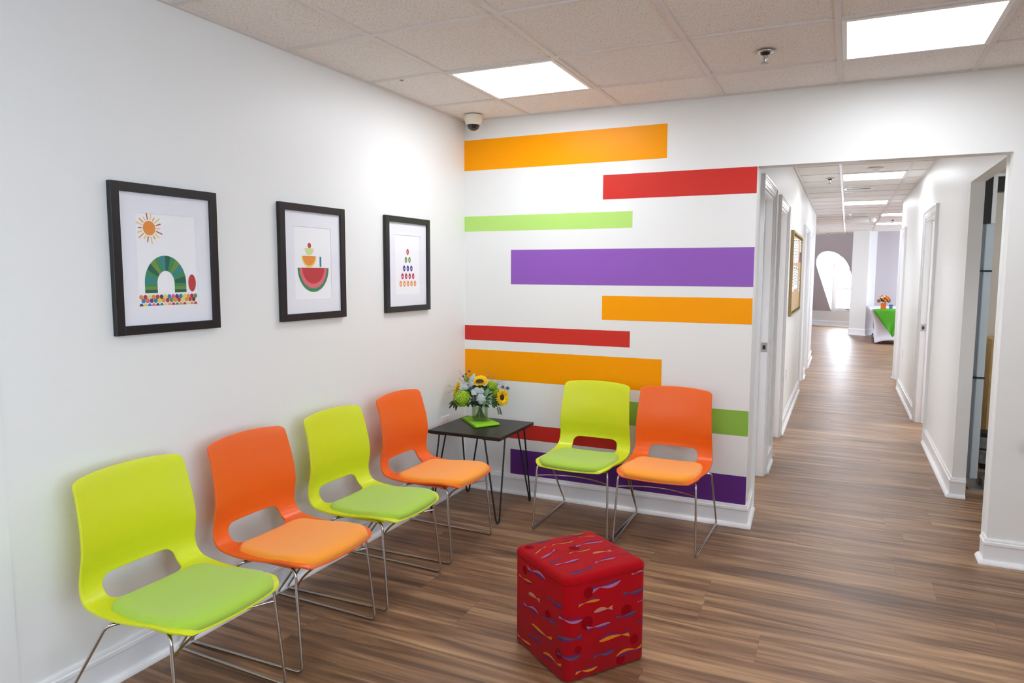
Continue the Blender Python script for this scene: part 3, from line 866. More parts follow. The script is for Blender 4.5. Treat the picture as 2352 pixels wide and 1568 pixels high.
foliage('leafy_sprig', 'dark green leaves over the rim of the vase', [((560+rnd.randint(0, 500), 800+rnd.randint(-40, 60), .02), (500+rnd.randint(0, 600), 900+rnd.randint(-30, 60), .04+rnd.uniform(-.03, .04))) for i in range(34)], DLEAF, 73, .010)
foliage('leafy_sprig', 'fresh green leaves beneath the low sunflower', [((1080, 780, .03), (1100+rnd.randint(0, 220), 860+rnd.randint(-80, 120), .03+rnd.uniform(-.02, .03))) for i in range(18)], LEAF, 74, .009)
foliage('leafy_sprig', 'green leaves filling the heart of the bouquet', [((800+rnd.randint(-250, 250), 720, 0), (400+rnd.randint(0, 850), 420+rnd.randint(0, 330), .015+rnd.uniform(-.05, .02))) for i in range(110)], LEAF, 75, .012)
foliage('fern_frond', 'green fern frond hanging down beside the vase', [((1240+40*k/16, 960+150*k/16, .03), (1240+40*k/16+(-45 if k % 2 else 45), 985+150*k/16, .035)) for k in range(17)], LEAF, 76, .0028)
def twig(lab, p0, ends, seed):
    root = thing('statice_twig', lab, 'twig', (0, 0, 0), group='dry twigs in the bouquet'); b = MB(); rnd = random.Random(seed)
    for e_ in ends:
        a, c = BP(*p0), BP(*e_); mid = a.lerp(c, .5)+ZV*.008
        b.tube([a, mid, c], .0007, 5, fil=.03)
        for k in range(13):
            q = a.lerp(c, .35+.65*k/12); d = Vector((rnd.uniform(-1, 1), rnd.uniform(-1, 1), rnd.uniform(-.2, 1))).normalized()
            b.tube([q, q+d*.012], .0004, 4); b.lathe([(0.0002, -.0014), (.0012, 0), (.0002, .0014)], 5, c=tuple(q+d*.012))
    b.build('branches', TWIG, root); stem_to(root, BP(*p0), TWIG, seed, .0009)
twig('dry flowering twig rising near the left wall above the hydrangea', (520, 450, 0), [(340, 130, 0), (330, 310, .01)], 81)
twig('dry flowering twig spreading low toward the left wall', (350, 560, .01), [(85, 475, .01), (120, 600, .02), (80, 650, .02)], 82)
twig('dry flowering twig rising against the orange stripe', (1010, 420, -.01), [(1035, 160, -.01), (1160, 280, 0), (1000, 280, 0)], 83)
twig('dry flowering twig spreading above the low sunflower', (1130, 500, -.01), [(1430, 330, 0), (1240, 370, .01), (1390, 440, .01), (1490, 600, 0)], 84)

# ------------------------------------------------------------------ ottoman with fish cloth
RO = mat('ottoman_red_cloth', (172, 0, 14), 0.9, spec=.12, noise=.12, nscale=20, bump=.4, bscale=500, sheen=.05)
FM = {'l': mat('fish_lilac', (170, 104, 140), .85, spec=.15), 'p': mat('fish_purple', (108, 34, 78), .85, spec=.15), 's': mat('fish_slate', (86, 66, 92), .85, spec=.15),
      'y': mat('fish_yellow', (214, 116, 8), .85, spec=.15), 'o': mat('fish_peach', (206, 120, 66), .85, spec=.15), 'g': mat('fish_grey', (170, 122, 118), .85, spec=.15), 'c': mat('cloth_dark_red_dot', (136, 0, 12), .9, spec=.1)}
FK = list(FM)
ot = thing('ottoman', 'red cube ottoman covered in fish-print cloth, on the floor', 'ottoman', (1.473, -1.727, 0), math.radians(54.5))
def rounded_box(h, z0, z1, r, rt, dome=0.0, segs=6):
    # square plan with round vertical corners, a rolled top edge
    def ring(inset, z):
        pts = []
        for q in range(4):
            cx, cy = [(1, 1), (-1, 1), (-1, -1), (1, -1)][q]
            for k in range(segs+1):
                a = PI/2*(q+k/segs); R_ = max(r-inset, .004)
                pts.append((cx*(h-r)+R_*math.cos(a)+(0 if r >= inset else -cx*(inset-r)), cy*(h-r)+R_*math.sin(a)+(0 if r >= inset else -cy*(inset-r)), z))
        return pts
    rings = [ring(.006, z0), ring(0, z0+.006)]
    rings.append(ring(0, z1-rt))
    for k in range(1, 7):
        a = PI/2*k/6; rings.append(ring(rt*(1-math.cos(a)), z1-rt+rt*math.sin(a)))
    for k in range(1, 5): rings.append(ring(rt+(h-rt)*.9*k/4, z1+dome*math.sin(PI/2*k/4)))
    b = MB(); n = len(rings[0]); vs = [v for rg in rings for v in rg]
    b.add(vs, [(i*n+j, i*n+(j+1) % n, (i+1)*n+(j+1) % n, (i+1)*n+j) for i in range(len(rings)-1) for j in range(n)], 0, True)
    b.add(rings[0], [tuple(range(n))[::-1]]); b.add(rings[-1], [tuple(range(n))])
    return b
def fish(x1, y1, x2, y2, kind, place, b, idx):
    # head at (x1,y1), tail end at (x2,y2); two-tone body and forked tail, drawn flat on the cloth
    second = {'l': 'p', 'p': 's', 's': 'p', 'y': 'p', 'o': 'g', 'g': 'p'}[kind]
    d = Vector((x2-x1, y2-y1)); L_ = d.length; 
    if L_ < 1e-4: return
    d.normalize(); s = Vector((-d.y, d.x)); s = s if s.y >= 0 else -s
    bend = (0.05 if idx % 2 else -0.04)
    wd = .085*L_ if L_ > .06 else .13*L_
    N_ = 20; up, mid, lo = [], [], []
    for i in range(N_+1):
        t_ = i/N_; w_ = wd*math.sin(PI*t_**.75)**.9 + .008*L_
        c = Vector((x1, y1))+d*(L_*.74*t_)+s*(bend*L_*math.sin(PI*t_))
        up.append(c+s*w_); mid.append(c+s*w_*.1); lo.append(c-s*w_)
    k1, k2 = FK.index(kind)+1, FK.index(second)+1
    if idx % 3 == 0: k1, k2 = k2, k1
    for i in range(N_):
        b.add([place(*up[i]), place(*up[i+1]), place(*mid[i+1]), place(*mid[i])], [(0, 1, 2, 3)], k1)
        b.add([place(*mid[i]), place(*mid[i+1]), place(*lo[i+1]), place(*lo[i])], [(0, 1, 2, 3)], k2)
    r_ = Vector((x1, y1))+d*L_*.70; t1 = Vector((x1, y1))+d*L_+s*wd*1.25; t2 = Vector((x1, y1))+d*L_-s*wd*1.35; tm = Vector((x1, y1))+d*L_*.96
    for te, kk in ((t1, k1), (t2, k2)):
        for q in range(5):
            fa, fb = q/5+.001, (q+1)/5
            b.add([place(*r_.lerp(te, fa)), place(*r_.lerp(te, fb)), place(*r_.lerp(tm, fb)), place(*r_.lerp(tm, fa))], [(0, 1, 2, 3)], kk)
    eye = Vector((x1, y1))+d*L_*.15
    b.add([place(*(eye+Vector((math.cos(2*PI*q/8), math.sin(2*PI*q/8)))*wd*.14)) for q in range(8)], [tuple(range(8))], 7)
FR = [(0.061, 0.349, -0.071, 0.341, 'l'), (0.176, 0.358, 0.113, 0.358, 'g'), (0.177, 0.286, 0.074, 0.288, 's'), (-0.034, 0.295, -0.132, 0.297, 'y'), (0.179, 0.244, 0.146, 0.241, 'l'), (-0.061, 0.251, 0.026, 0.25, 'o'), (0.142, 0.205, 0.042, 0.201, 'p'), (0.177, 0.164, 0.14, 0.158, 's'), (0.016, 0.191, -0.094, 0.193, 'l'), (-0.036, 0.132, 0.11, 0.13, 'y'), (0.037, 0.08, -0.061, 0.079, 'p'), (0.045, 0.048, 0.174, 0.054, 'y'), (-0.041, 0.036, -0.142, 0.039, 'y')]
FL = [(0.048, 0.349, -0.086, 0.341, 'l'), (-0.052, 0.296, -0.15, 0.287, 'y'), (-0.075, 0.245, 0.012, 0.251, 'o'), (0.165, 0.29, 0.062, 0.283, 's'), (0.001, 0.192, -0.112, 0.183, 'l'), (-0.134, 0.162, -0.162, 0.155, 's'), (0.131, 0.207, 0.031, 0.199, 'p'), (-0.051, 0.129, 0.1, 0.13, 'y'), (0.023, 0.082, -0.075, 0.073, 'p'), (-0.054, 0.038, -0.161, 0.029, 'y'), (0.037, 0.05, 0.165, 0.059, 'y')]
# fish that wrap round the near vertical corner (coordinate runs along the left face, round the corner, along the right face)
FCORN = [(0.10, 0.359, 0.215, 0.372, 'l'), (0.25, 0.237, 0.145, 0.252, 'l'), (0.13, 0.161, 0.25, 0.170, 's'), (0.245, 0.101, 0.135, 0.108, 'p')]
FT = [(-0.039, -0.16, -0.145, -0.165, 'p'), (0.122, -0.145, 0.026, -0.148, 'p'), (0.139, -0.168, 0.051, -0.175, 'y'), (0.155, -0.104, 0.085, -0.123, 'y'), (0.044, -0.105, -0.062, -0.11, 'y'), (0.149, -0.047, 0.011, -0.051, 'l'), (-0.165, -0.018, -0.074, -0.053, 'l'), (-0.165, -0.069, -0.094, -0.107, 'y'), (0.052, 0.001, -0.05, -0.003, 'y'), (0.031, 0.048, 0.117, 0.055, 'o'), (0.17, 0.104, 0.107, 0.09, 'p'), (0.09, 0.116, -0.011, 0.114, 'l'), (-0.045, 0.066, -0.151, 0.066, 'l'), (-0.165, 0.042, -0.097, 0.02, 's'), (-0.150, 0.150, -0.038, 0.145, 's'), (0.165, 0.021, 0.120, 0.017, 's')]
CL = [(-0.105, 0.329, 0.019), (0.07, 0.218, 0.022), (0.143, 0.1, 0.022)]
CR = [(-0.087, 0.332, 0.024), (0.091, 0.221, 0.027), (-0.092, 0.217, 0.029), (0.132, 0.096, 0.022), (-0.130, 0.123, 0.017), (0.067, 0.031, 0.022)]
CT = [(-0.149, -0.138, 0.022), (-0.003, -0.033, 0.024)]
OH, OR_ = .1875, .028
# local axes: x runs along the right-hand visible face, face outward normals are -y (right face) and -x (left face)
def on_face(x, z, sx, e_=.0008):
    # sx 'R'/'B': faces -y/+y, 'L'/'F': faces -x/+x; follows the round corners at both ends
    s0 = OH-OR_; g_ = 1 if x > 0 else -1
    if abs(x) <= s0: p, d = x, OH+e_
    else:
        a = (abs(x)-s0)/OR_; p = g_*(s0+(OR_+e_)*math.sin(a)); d = s0+(OR_+e_)*math.cos(a)
    return {'R': (p, -d, z), 'L': (-d, -p, z), 'B': (-p, d, z), 'F': (d, p, z)}[sx]
def on_wrap(q, z, e_=.0012):
    # arc coordinate: q < OH-OR_ on the left face (x = -OH, y = -q), then the round corner, then the right face
    s0 = OH-OR_; arcl = PI/2*OR_
    if q <= s0: return (-OH-e_, -q, z)
    if q <= s0+arcl:
        a = (q-s0)/OR_; return (-(OH-OR_)-(OR_+e_)*math.cos(a), -(OH-OR_)-(OR_+e_)*math.sin(a), z)
    return (-(OH-OR_)+(q-s0-arcl), -OH-e_, z)
body = rounded_box(OH, 0.004, .370, OR_, .006)
lid = rounded_box(OH+.003, .368, .402, .034, .022, dome=.006)
i = 0
ZS = .364/.405
ZS = 1.0
for f in FR:
    if f[1] < .36: fish(f[0], f[1]*ZS, f[2], f[3]*ZS, f[4], lambda x, z: on_face(x, z, 'R'), body, i); i += 1
for f in FL: fish(f[0], f[1]*ZS, f[2], f[3]*ZS, f[4], lambda x, z: on_face(x, z, 'L'), body, i); i += 1
for f in FCORN:
    if f[1] < .355: fish(f[0], f[1], f[2], f[3], f[4], on_wrap, body, i); i += 1
# the two unseen faces carry the same print
for f in FR: fish(f[0], f[1]*.98, f[2], f[3]*.98, f[4], lambda x, z: on_face(x, z, 'B'), body, i); i += 1
for f in FL: fish(f[0], f[1]*.98, f[2], f[3]*.98, f[4], lambda x, z: on_face(x, z, 'F'), body, i); i += 1
def disc(b, cx, cy, r, place): b.add([place(cx+r*math.cos(2*PI*k/24), cy+r*math.sin(2*PI*k/24)) for k in range(24)], [tuple(range(24))], 7)
for c in CR: disc(body, c[0], c[1], c[2]*.9, lambda x, z: on_face(x, z, 'R', .0004))
for c in CL: disc(body, c[0], c[1], c[2]*.9, lambda x, z: on_face(x, z, 'L', .0004))
def top_pt(x, y, e_=.0006):
    m_ = max(abs(x), abs(y)); k = max(0, (OH+.003-.022-m_)/(OH-.019)); k = min(k, 1)
    return (x, -y, .402+.006*math.sin(PI/2*min((1-m_/(OH-.019))/.9, 1))*1.0+e_) if m_ < OH-.019 else (x, -y, .402-(m_-(OH-.019))*.35+e_)
for f in FT: fish(f[0], f[1], f[2], f[3], f[4], lambda x, y: top_pt(x, -y*-1, .001), lid, i); i += 1
for c in CT: disc(lid, c[0], c[1], c[2]*.9, lambda x, y: top_pt(x, y, .0006))
OM = [RO]+[FM[k] for k in FK]
body.build('ottoman_body', OM, ot); lid.build('lid_cushion', OM, ot)
for sx in (-1, 1):
    for sy in (-1, 1): b = MB(); b.lathe([(.012, 0), (.014, .006)], 12, c=(sx*.15, sy*.15, 0)); b.build('glide', BLACKM, ot)

# ------------------------------------------------------------------ framed prints on the left wall
PC = {k: mat('print_'+k, c, .75) for k, c in dict(orange=(238, 148, 60), yellow=(240, 214, 90), dark_red=(200, 70, 66), green=(58, 140, 92), teal=(48, 136, 140), dark_green=(36, 98, 74),
      olive=(110, 150, 66), blue=(60, 130, 190), red=(196, 62, 62), purple=(112, 66, 128), navy=(62, 58, 150), crimson=(186, 48, 76), pink=(232, 108, 124), lime=(214, 226, 150), peach=(240, 156, 92), brown=(96, 60, 50), cream=(248, 249, 252), shade=(196, 196, 204)).items()}
PK = list(PC); PM = [PC[k] for k in PK]; pi_ = lambda k: PK.index(k)
def frame_thing(yc, lab, draw, seed):
    W_, Hh, z0 = .468, .555, 1.272
    root = thing('framed_print', lab, 'picture', (0, yc, z0), group='framed prints on the left wall')
    b = MB(); t_ = .034; d = .022
    b.box(.001, d, -W_/2, -W_/2+t_, 0, Hh); b.box(.001, d, W_/2-t_, W_/2, 0, Hh)
    b.box(.001, d, -W_/2+t_, W_/2-t_, 0, t_); b.box(.001, d, -W_/2+t_, W_/2-t_, Hh-t_, Hh)
    b.build('frame', BLACKW, root, bevel=.0012)
    mw, mz0, mz1 = .132, .103, .450
    b = MB()
    x = .011
    b.box(.004, x, -W_/2+t_, -mw, t_, Hh-t_); b.box(.004, x, mw, W_/2-t_, t_, Hh-t_)
    b.box(.004, x, -mw, mw, t_, mz0); b.box(.004, x, -mw, mw, mz1, Hh-t_)
    b.build('mat_board', MATB, root)
    b = MB(); b.box(.004, .0085, -mw, mw, mz0, mz1, pi_('cream'))
    draw(b, mw, mz0, mz1)
    b.build('print', PM, root)
    b = MB(); b.poly([(.0165, -W_/2+t_, t_), (.0165, W_/2-t_, t_), (.0165, W_/2-t_, Hh-t_), (.0165, -W_/2+t_, Hh-t_)]); b.build('glass', PANE, root)
_lay = [0]
def ell(b, y, z, ry, rz, k, rot=0, a0=0, a1=2*PI, n=28, lay=None):
    _lay[0] += 1; x = .0088+.00001*(_lay[0] % 60)
    pts = []
    full = abs(a1-a0-2*PI) < 1e-6; m_ = n if full else n+1
    for i in range(m_):
        a = a0+(a1-a0)*i/n; u, v = ry*math.cos(a), rz*math.sin(a)
        pts.append((x, y+u*math.cos(rot)-v*math.sin(rot), z+u*math.sin(rot)+v*math.cos(rot)))
    b.add(pts, [tuple(range(len(pts)))], pi_(k))
def bar(b, y0, z0, y1, z1, w_, k):
    d = Vector((y1-y0, z1-z0)).normalized(); s = Vector((-d.y, d.x))*w_/2; _lay[0] += 1; x = .0088+.00001*(_lay[0] % 60)
    b.add([(x, y0+s.x, z0+s.y), (x, y1+s.x, z1+s.y), (x, y1-s.x, z1-s.y), (x, y0-s.x, z0-s.y)], [(0, 1, 2, 3)], pi_(k))
def draw_arch(b, mw, z0, z1):
    # plain abstract print: an orange disc with strokes, a banded green arch, a red oval, a band of coloured dots
    cy, cz = -.075, z1-.055
    ell(b, cy, cz, .027, .027, 'orange'); rnd = random.Random(3)
    for k in range(18):
        a = 2*PI*k/18; bar(b, cy+.031*math.cos(a), cz+.031*math.sin(a), cy+(.047+.006*(k % 3))*math.cos(a), cz+(.047+.006*(k % 3))*math.sin(a), .0045, ['yellow', 'dark_red', 'yellow', 'orange'][k % 4])
    ac, az, ro, ri = -.012, z0+.085, .092, .038
    cols = ['dark_green', 'green', 'teal', 'olive', 'green', 'dark_green', 'teal', 'green', 'olive', 'dark_green', 'green', 'teal']
    n = 12
    for k in range(n):
        a0, a1 = PI*k/n, PI*(k+1)/n; _lay[0] += 1; x = .0089+.00001*(_lay[0] % 30)
        pts = [(x, ac+ri*math.cos(a0+(a1-a0)*q/4), az+ri*1.25*math.sin(a0+(a1-a0)*q/4)) for q in range(5)]
        pts += [(x, ac+ro*math.cos(a1-(a1-a0)*q/4), az+ro*1.15*math.sin(a1-(a1-a0)*q/4)) for q in range(5)]
        b.add(pts, [tuple(range(10))], pi_(cols[k]))
    for sgn in (-1, 1):
        x = .00895; y0 = ac+sgn*ri; y1 = ac+sgn*ro
        for q in range(3):
            za, zb = az-.012*(q+1), az-.012*q
            b.add([(x, y0, za), (x, y1, za), (x, y1, zb), (x, y0, zb)], [(0, 1, 2, 3)], pi_(['green', 'olive', 'dark_green'][q]))
    ell(b, .108, z0+.085, .018, .034, 'red')
    cs = ['yellow', 'red', 'lime', 'orange', 'crimson', 'yellow', 'purple', 'blue', 'brown', 'orange', 'red', 'olive', 'peach', 'teal', 'pink']
    for r_ in range(3):
        for k in range(15):
            y = -.122+.0174*k+(.0087 if r_ % 2 else 0)
            if y > .124: continue
            zc = z0+.034-.014*r_
            if r_ == 2: ell(b, y, z0+.0005, .0082, .010, cs[(k*7+r_*4) % 15], a0=0, a1=PI)
            else: ell(b, y, zc, .0083, .0088, cs[(k*7+r_*4+3) % 15])
def draw_halves(b, mw, z0, z1):
    # plain abstract print: stacked half discs
    ell(b, .0, z0+.150, .112, .118, 'green', a0=PI, a1=2*PI, n=40)
    ell(b, .0, z0+.1505, .098, .100, 'pink', a0=PI, a1=2*PI, n=40)
    ell(b, .0, z0+.1505, .080, .078, 'red', a0=PI, a1=2*PI, n=40)
    ell(b, -.03, z0+.207, .052, .055, 'yellow', a0=PI, a1=2*PI); ell(b, -.03, z0+.2072, .045, .046, 'orange', a0=PI, a1=2*PI)
    ell(b, -.028, z0+.245, .032, .034, 'lime', a0=PI, a1=2*PI); ell(b, -.026, z0+.258, .0125, .0125, 'red')
    bar(b, .052, z0+.155, .052, z0+.205, .013, 'teal')
def draw_dots(b, mw, z0, z1):
    # plain abstract print: a triangle of coloured ovals
    rows = [(1, 'red', .250), (2, 'olive', .203), (3, 'navy', .152), (4, 'crimson', .106), (5, 'peach', .062)]
    for n, c, z in rows:
        for k in range(n):
            y = (k-(n-1)/2)*.038; ell(b, y, z0+z, .0125, .018, c); ell(b, y, z0+z-.002, .004, .005, 'cream')
frame_thing(-2.374, 'black framed print of a green arch and orange disc, nearest the camera', draw_arch, 1)
frame_thing(-1.546, 'black framed print of stacked red and orange half discs', draw_halves, 2)
frame_thing(-.716, 'black framed print of a triangle of small ovals, nearest the corner', draw_dots, 3)

# ------------------------------------------------------------------ ceiling fixtures
def panel(x, y, lab):
    root = thing('ceiling_light', lab, 'light', (x, y, H), group='square ceiling light panels')
    b = MB(); o_, i_ = .292, .272
    for a in ((-o_, o_, -o_, -i_), (-o_, o_, i_, o_), (-o_, -i_, -i_, i_), (i_, o_, -i_, i_)): b.box(a[0], a[1], a[2], a[3], -.004, .008)
    b.build('light_frame', WHITE, root)
    b = MB(); b.box(-i_, i_, -i_, i_, -.001, .006); b.build('diffuser', PANELM, root)
xc = lambda k: X0+PX_*(k+.5)
yr = lambda k: -(Y1+PY_*(k+.5))
panel(xc(0), yr(0), 'square ceiling light panel in front of the striped wall, near the corner')
panel(xc(3), yr(0), 'square ceiling light panel before the header of the hallway opening')
panel(2.59, 4.11, 'ceiling light panel in the hallway nearest the opening')
panel(2.575, 7.19, 'second ceiling light panel down the hallway')
panel(3.15, 9.63, 'ceiling light panel past the end of the hallway right wall, nearer one')
panel(3.15, 12.10, 'ceiling light panel farthest away in the end room')
# panels of the same kind above and behind the photographer
for x, y, l_ in ((xc(3), yr(5), 'above the photographer'), (xc(0), yr(6), 'beside the left wall behind the photographer'), (xc(6), yr(3), 'near the right wall'), (xc(3), yr(9), 'deep behind the photographer'), (xc(6), yr(8), 'in the rear corner by the right wall')): panel(x, y, 'square ceiling light panel '+l_)
for x, y, l_ in ((5.0, 9.63, 'near side, right of the hallway end'), (5.0, 12.1, 'middle, by the right-hand windows'), (0.2, 12.1, 'left half')): panel(x, y, 'ceiling light panel in the end room, '+l_)
panel(4.4, 1.4, 'ceiling light panel in the side room')

def sprinkler(x, y, lab, s=1.0):
    root = thing('sprinkler_head', lab, 'sprinkler', (x, y, H), group='fire sprinkler heads on the ceiling')
    b = MB(); b.lathe([(.038, 0), (.040, -.003), (.034, -.008), (.026, -.009), (.024, -.003)], 24); b.build('escutcheon', CHROME, root)
    b = MB(); b.lathe([(.022, -.002), (.020, -.014), (.006, -.018)], 20); b.build('cup', BLACKM, root)
    b = MB(); b.lathe([(.006, -.01), (.006, -.030), (.004, -.046)], 12)
    b.tube([(.007, 0, -.018), (.010, 0, -.03), (.004, 0, -.044)], .0015, 6); b.tube([(-.007, 0, -.018), (-.010, 0, -.03), (-.004, 0, -.044)], .0015, 6)
    b.build('nozzle', CHROME, root)
    b = MB(); b.lathe([(.003, -.044), (.018, -.050), (.019, -.0525), (.003, -.049)], 24); b.build('deflector', STEEL, root)
sprinkler(2.002, -.77, 'chrome sprinkler head in the waiting room ceiling between the two light panels')
sprinkler(2.171, 4.14, 'sprinkler head in the hallway ceiling nearest the opening')
sprinkler(3.118, 11.07, 'sprinkler head between the two farthest light panels')
sprinkler(1.89, 15.6, 'sprinkler head above the arched window')

cm = thing('security_camera', 'cream dome security camera on the ceiling in the corner', 'camera', (.150, -.150, H))
b = MB(); b.lathe([(.060, 0), (.062, -.004), (.060, -.025), (.052, -.050), (.044, -.058)], 36); b.build('camera_housing', CREAM, cm)
SM = mat('smoked_dome', (30, 30, 36), .06, coat=.5)
b = MB(); b.lathe([(.043, -.054), (.042, -.066), (.034, -.084), (.018, -.095), (0.0005, -.098)], 32); b.build('dome', SM, cm)
b = MB(); b.lathe([(.045, -.056), (.0455, -.060), (.0435, -.062)], 32); b.build('trim_ring', CREAM, cm)

sd = thing('smoke_detector', 'white round smoke detector on the hallway ceiling', 'smoke detector', (2.587, 3.50, H))
b = MB(); b.lathe([(.068, 0), (.070, -.006), (.058, -.018), (.040, -.022), (.030, -.036), (0.001, -.038)], 32); b.build('detector_body', WHITE, sd)
VD = mat('vent_dark', (60, 56, 54), .8)
def vent(x, y, lab, w_=.26):
    root = thing('ceiling_vent', lab, 'vent', (x, y, H), group='ceiling vents in the hallway')
    b = MB(); b.box(-w_/2-.03, w_/2+.03, -.09, -.06, -.006, .004); b.box(-w_/2-.03, w_/2+.03, .06, .09, -.006, .004)
    b.box(-w_/2-.03, -w_/2, -.06, .06, -.006, .004); b.box(w_/2, w_/2+.03, -.06, .06, -.006, .004); b.build('vent_frame', WHITE, root)
    b = MB(); b.box(-w_/2, w_/2, -.06, .06, -0.001, .003); b.build('vent_backing', VD, root)
    b = MB()
    for k in range(2): b.box(-w_/2, w_/2, .048+.006*k, .050+.006*k, -.003, .0)
    b.build('louvers', WHITE, root)
vent(2.463, 5.25, 'ceiling vent with a dark slot behind the nearest hallway light')
vent(2.524, 9.35, 'small ceiling vent beyond the second hallway light')
em = thing('emergency_light', 'white emergency light unit with two lamp heads, on the ceiling beyond the hallway lights', 'emergency light', (2.55, 10.1, H))
b = MB(); b.box(-.14, .14, -.03, .03, -.10, 0); b.build('housing', WHITE, em, bevel=.008)
for s in (-1, 1):
    b = MB(); b.lathe([(.0, 0), (.045, 0), (.05, .03), (.03, .05), (0, .05)], 20, fn=lambda r, z, a, s=s: (s*.21+r*math.cos(a), -.02-z+.03, -.055+r*math.sin(a))); b.build('lamp_head', WHITE, em)
b = MB(); b.lathe([(.010, 0), (.012, -.004), (.004, -.007)], 12)
clip = b.build('ceiling_clip', STEEL); clip.location = (.209, -1.056, H); tag(clip, 'tiny metal clip on the ceiling grid near the left wall', 'clip')

# ------------------------------------------------------------------ small things on the walls
def outlet(name, lab, fn, loc):
    root = thing(name, lab, 'outlet', loc)
    b = MB(); b.box(0, .005, -.058, .058, -.036, .036, fn=fn) if name == 'power_outlet' and loc[0] < .1 else b.box(0, .005, -.036, .036, -.058, .058, fn=fn)
    b.build('cover_plate', WHITE, root, bevel=.001)
    for s in (-1, 1):
        b = MB()
        if loc[0] < .1: b.box(.005, .007, s*.024-.013, s*.024+.013, -.014, .014, fn=fn)
        else: b.box(.005, .007, -.014, .014, s*.022-.013, s*.022+.013, fn=fn)
        b.build('socket', CREAM, root)
outlet('power_outlet', 'white power outlet on the left wall just above the side table', None, (0.0, -.285, .515))
outlet('power_outlet', 'white power outlet low on the hallway wall under the corkboard', None, (XL(3.26), 3.26, .50))
outlet('power_outlet', 'white power outlet on the hallway right wall between its two doors', lambda x, y, z: (-x, y, z), (XR(5.87), 5.87, .50))
kn = thing('door_knob', 'round metal knob at the frame edge on the wall right of the hallway', 'knob', (3.262, 0, .650))
b = MB(); b.lathe([(.0, 0), (.022, 0), (.022, .006), (.010, .010), (.010, .03), (.024, .04), (.027, .052), (.020, .066), (.0, .070)], 24, fn=lambda r, z, a: (r*math.cos(a), -z, r*math.sin(a)))
b.build('knob_body', STEEL, kn)

# corkboard
CORK = mat('cork', (216, 186, 148), .9, noise=.25, nscale=160, bump=.3, bscale=300); OAK = mat('board_frame_wood', (186, 156, 106), .5, noise=.2, nscale=40)
cbx = XL(3.9)
cb = thing('corkboard', 'wood framed corkboard with pinned papers on the hallway left wall', 'notice board', (cbx, 3.90, 1.08))
b = MB(); b.box(.002, .018, -.70, .70, .02, .825); b.build('cork_panel', CORK, cb)
b = MB(); b.box(.002, .032, -.73, -.70, 0, .845); b.box(.002, .032, .70, .73, 0, .845); b.box(.002, .032, -.70, .70, 0, .02); b.box(.002, .032, -.70, .70, .825, .845)
b.build('board_frame', OAK, cb)
GAR = mat('garland', (70, 120, 60), .7); GAR2 = mat('garland_brown', (120, 76, 50), .7)
b = MB()
b.tube([(.028, -.70, .812), (.028, .70, .812)], .002, 5); b.tube([(.028, -.70, .026), (.028, .70, .026)], .002, 5)
for k in range(46):
    y = -.70+1.40*k/45
    b.lathe([(.001, -.010), (.010, 0), (.001, .010)], 6, c=(.028, y, .818-.012*abs(math.sin(k*.8))), mi=k % 2)
    b.lathe([(.001, -.010), (.009, 0), (.001, .010)], 6, c=(.028, y, .024+.010*abs(math.sin(k*.7))), mi=(k//2) % 2)
g_ = b.build('garland', [GAR, GAR2]); g_.location = (cbx, 3.90, 1.08); tag(g_, 'thin green and brown garland along the top and bottom of the corkboard', 'garland')
INK = mat('ink_grey', (110, 116, 128), .8); VIO = mat('violet_paper', (92, 74, 170), .8)
def sheet(y0, y1, z0, z1, lab, mt=PAPER, rows=6, cat='paper'):
    root = thing('notice_sheet', lab, cat, (cbx, 0, 0), group='papers pinned on the corkboard')
    b = MB(); b.box(.0185, .0200, y0, y1, z0, z1); b.build('paper', mt, root)
    b = MB()
    for k in range(rows):
        zz = z1-(z1-z0)*(.16+.72*k/rows); b.box(.0200, .0203, y0+(y1-y0)*.12, y1-(y1-y0)*(.12+.2*((k*5) % 3)/3), zz-.006, zz)
    b.build('printed_lines', INK, root)
    b = MB(); b.lathe([(.006, 0), (.004, .008), (.006, .012)], 8, fn=lambda r, z, a: (.020+z, (y0+y1)/2+r*math.cos(a), z1-.02+r*math.sin(a))); b.build('pushpin', GAR, root)
sheet(3.25, 3.50, 1.61, 1.85, 'white notice at the top of the corkboard nearest the camera')
sheet(3.54, 3.78, 1.61, 1.86, 'white notice second from the near end in the top row of the corkboard')
sheet(3.82, 4.07, 1.62, 1.87, 'white notice third from the near end in the top row of the corkboard')
sheet(4.36, 4.58, 1.63, 1.74, 'violet printed sheet at the far end of the corkboard', VIO)
sheet(4.36, 4.58, 1.75, 1.87, 'white card above the violet sheet on the corkboard')
sheet(3.28, 3.58, 1.32, 1.58, 'white page in the second row of the corkboard nearest the camera')
sheet(3.62, 3.88, 1.34, 1.58, 'white page in the middle of the second row of the corkboard')
sheet(3.92, 4.16, 1.34, 1.57, 'white page at the far end of the second row of the corkboard')
sheet(4.38, 4.56, 1.30, 1.45, 'small card below the violet sheet on the corkboard')

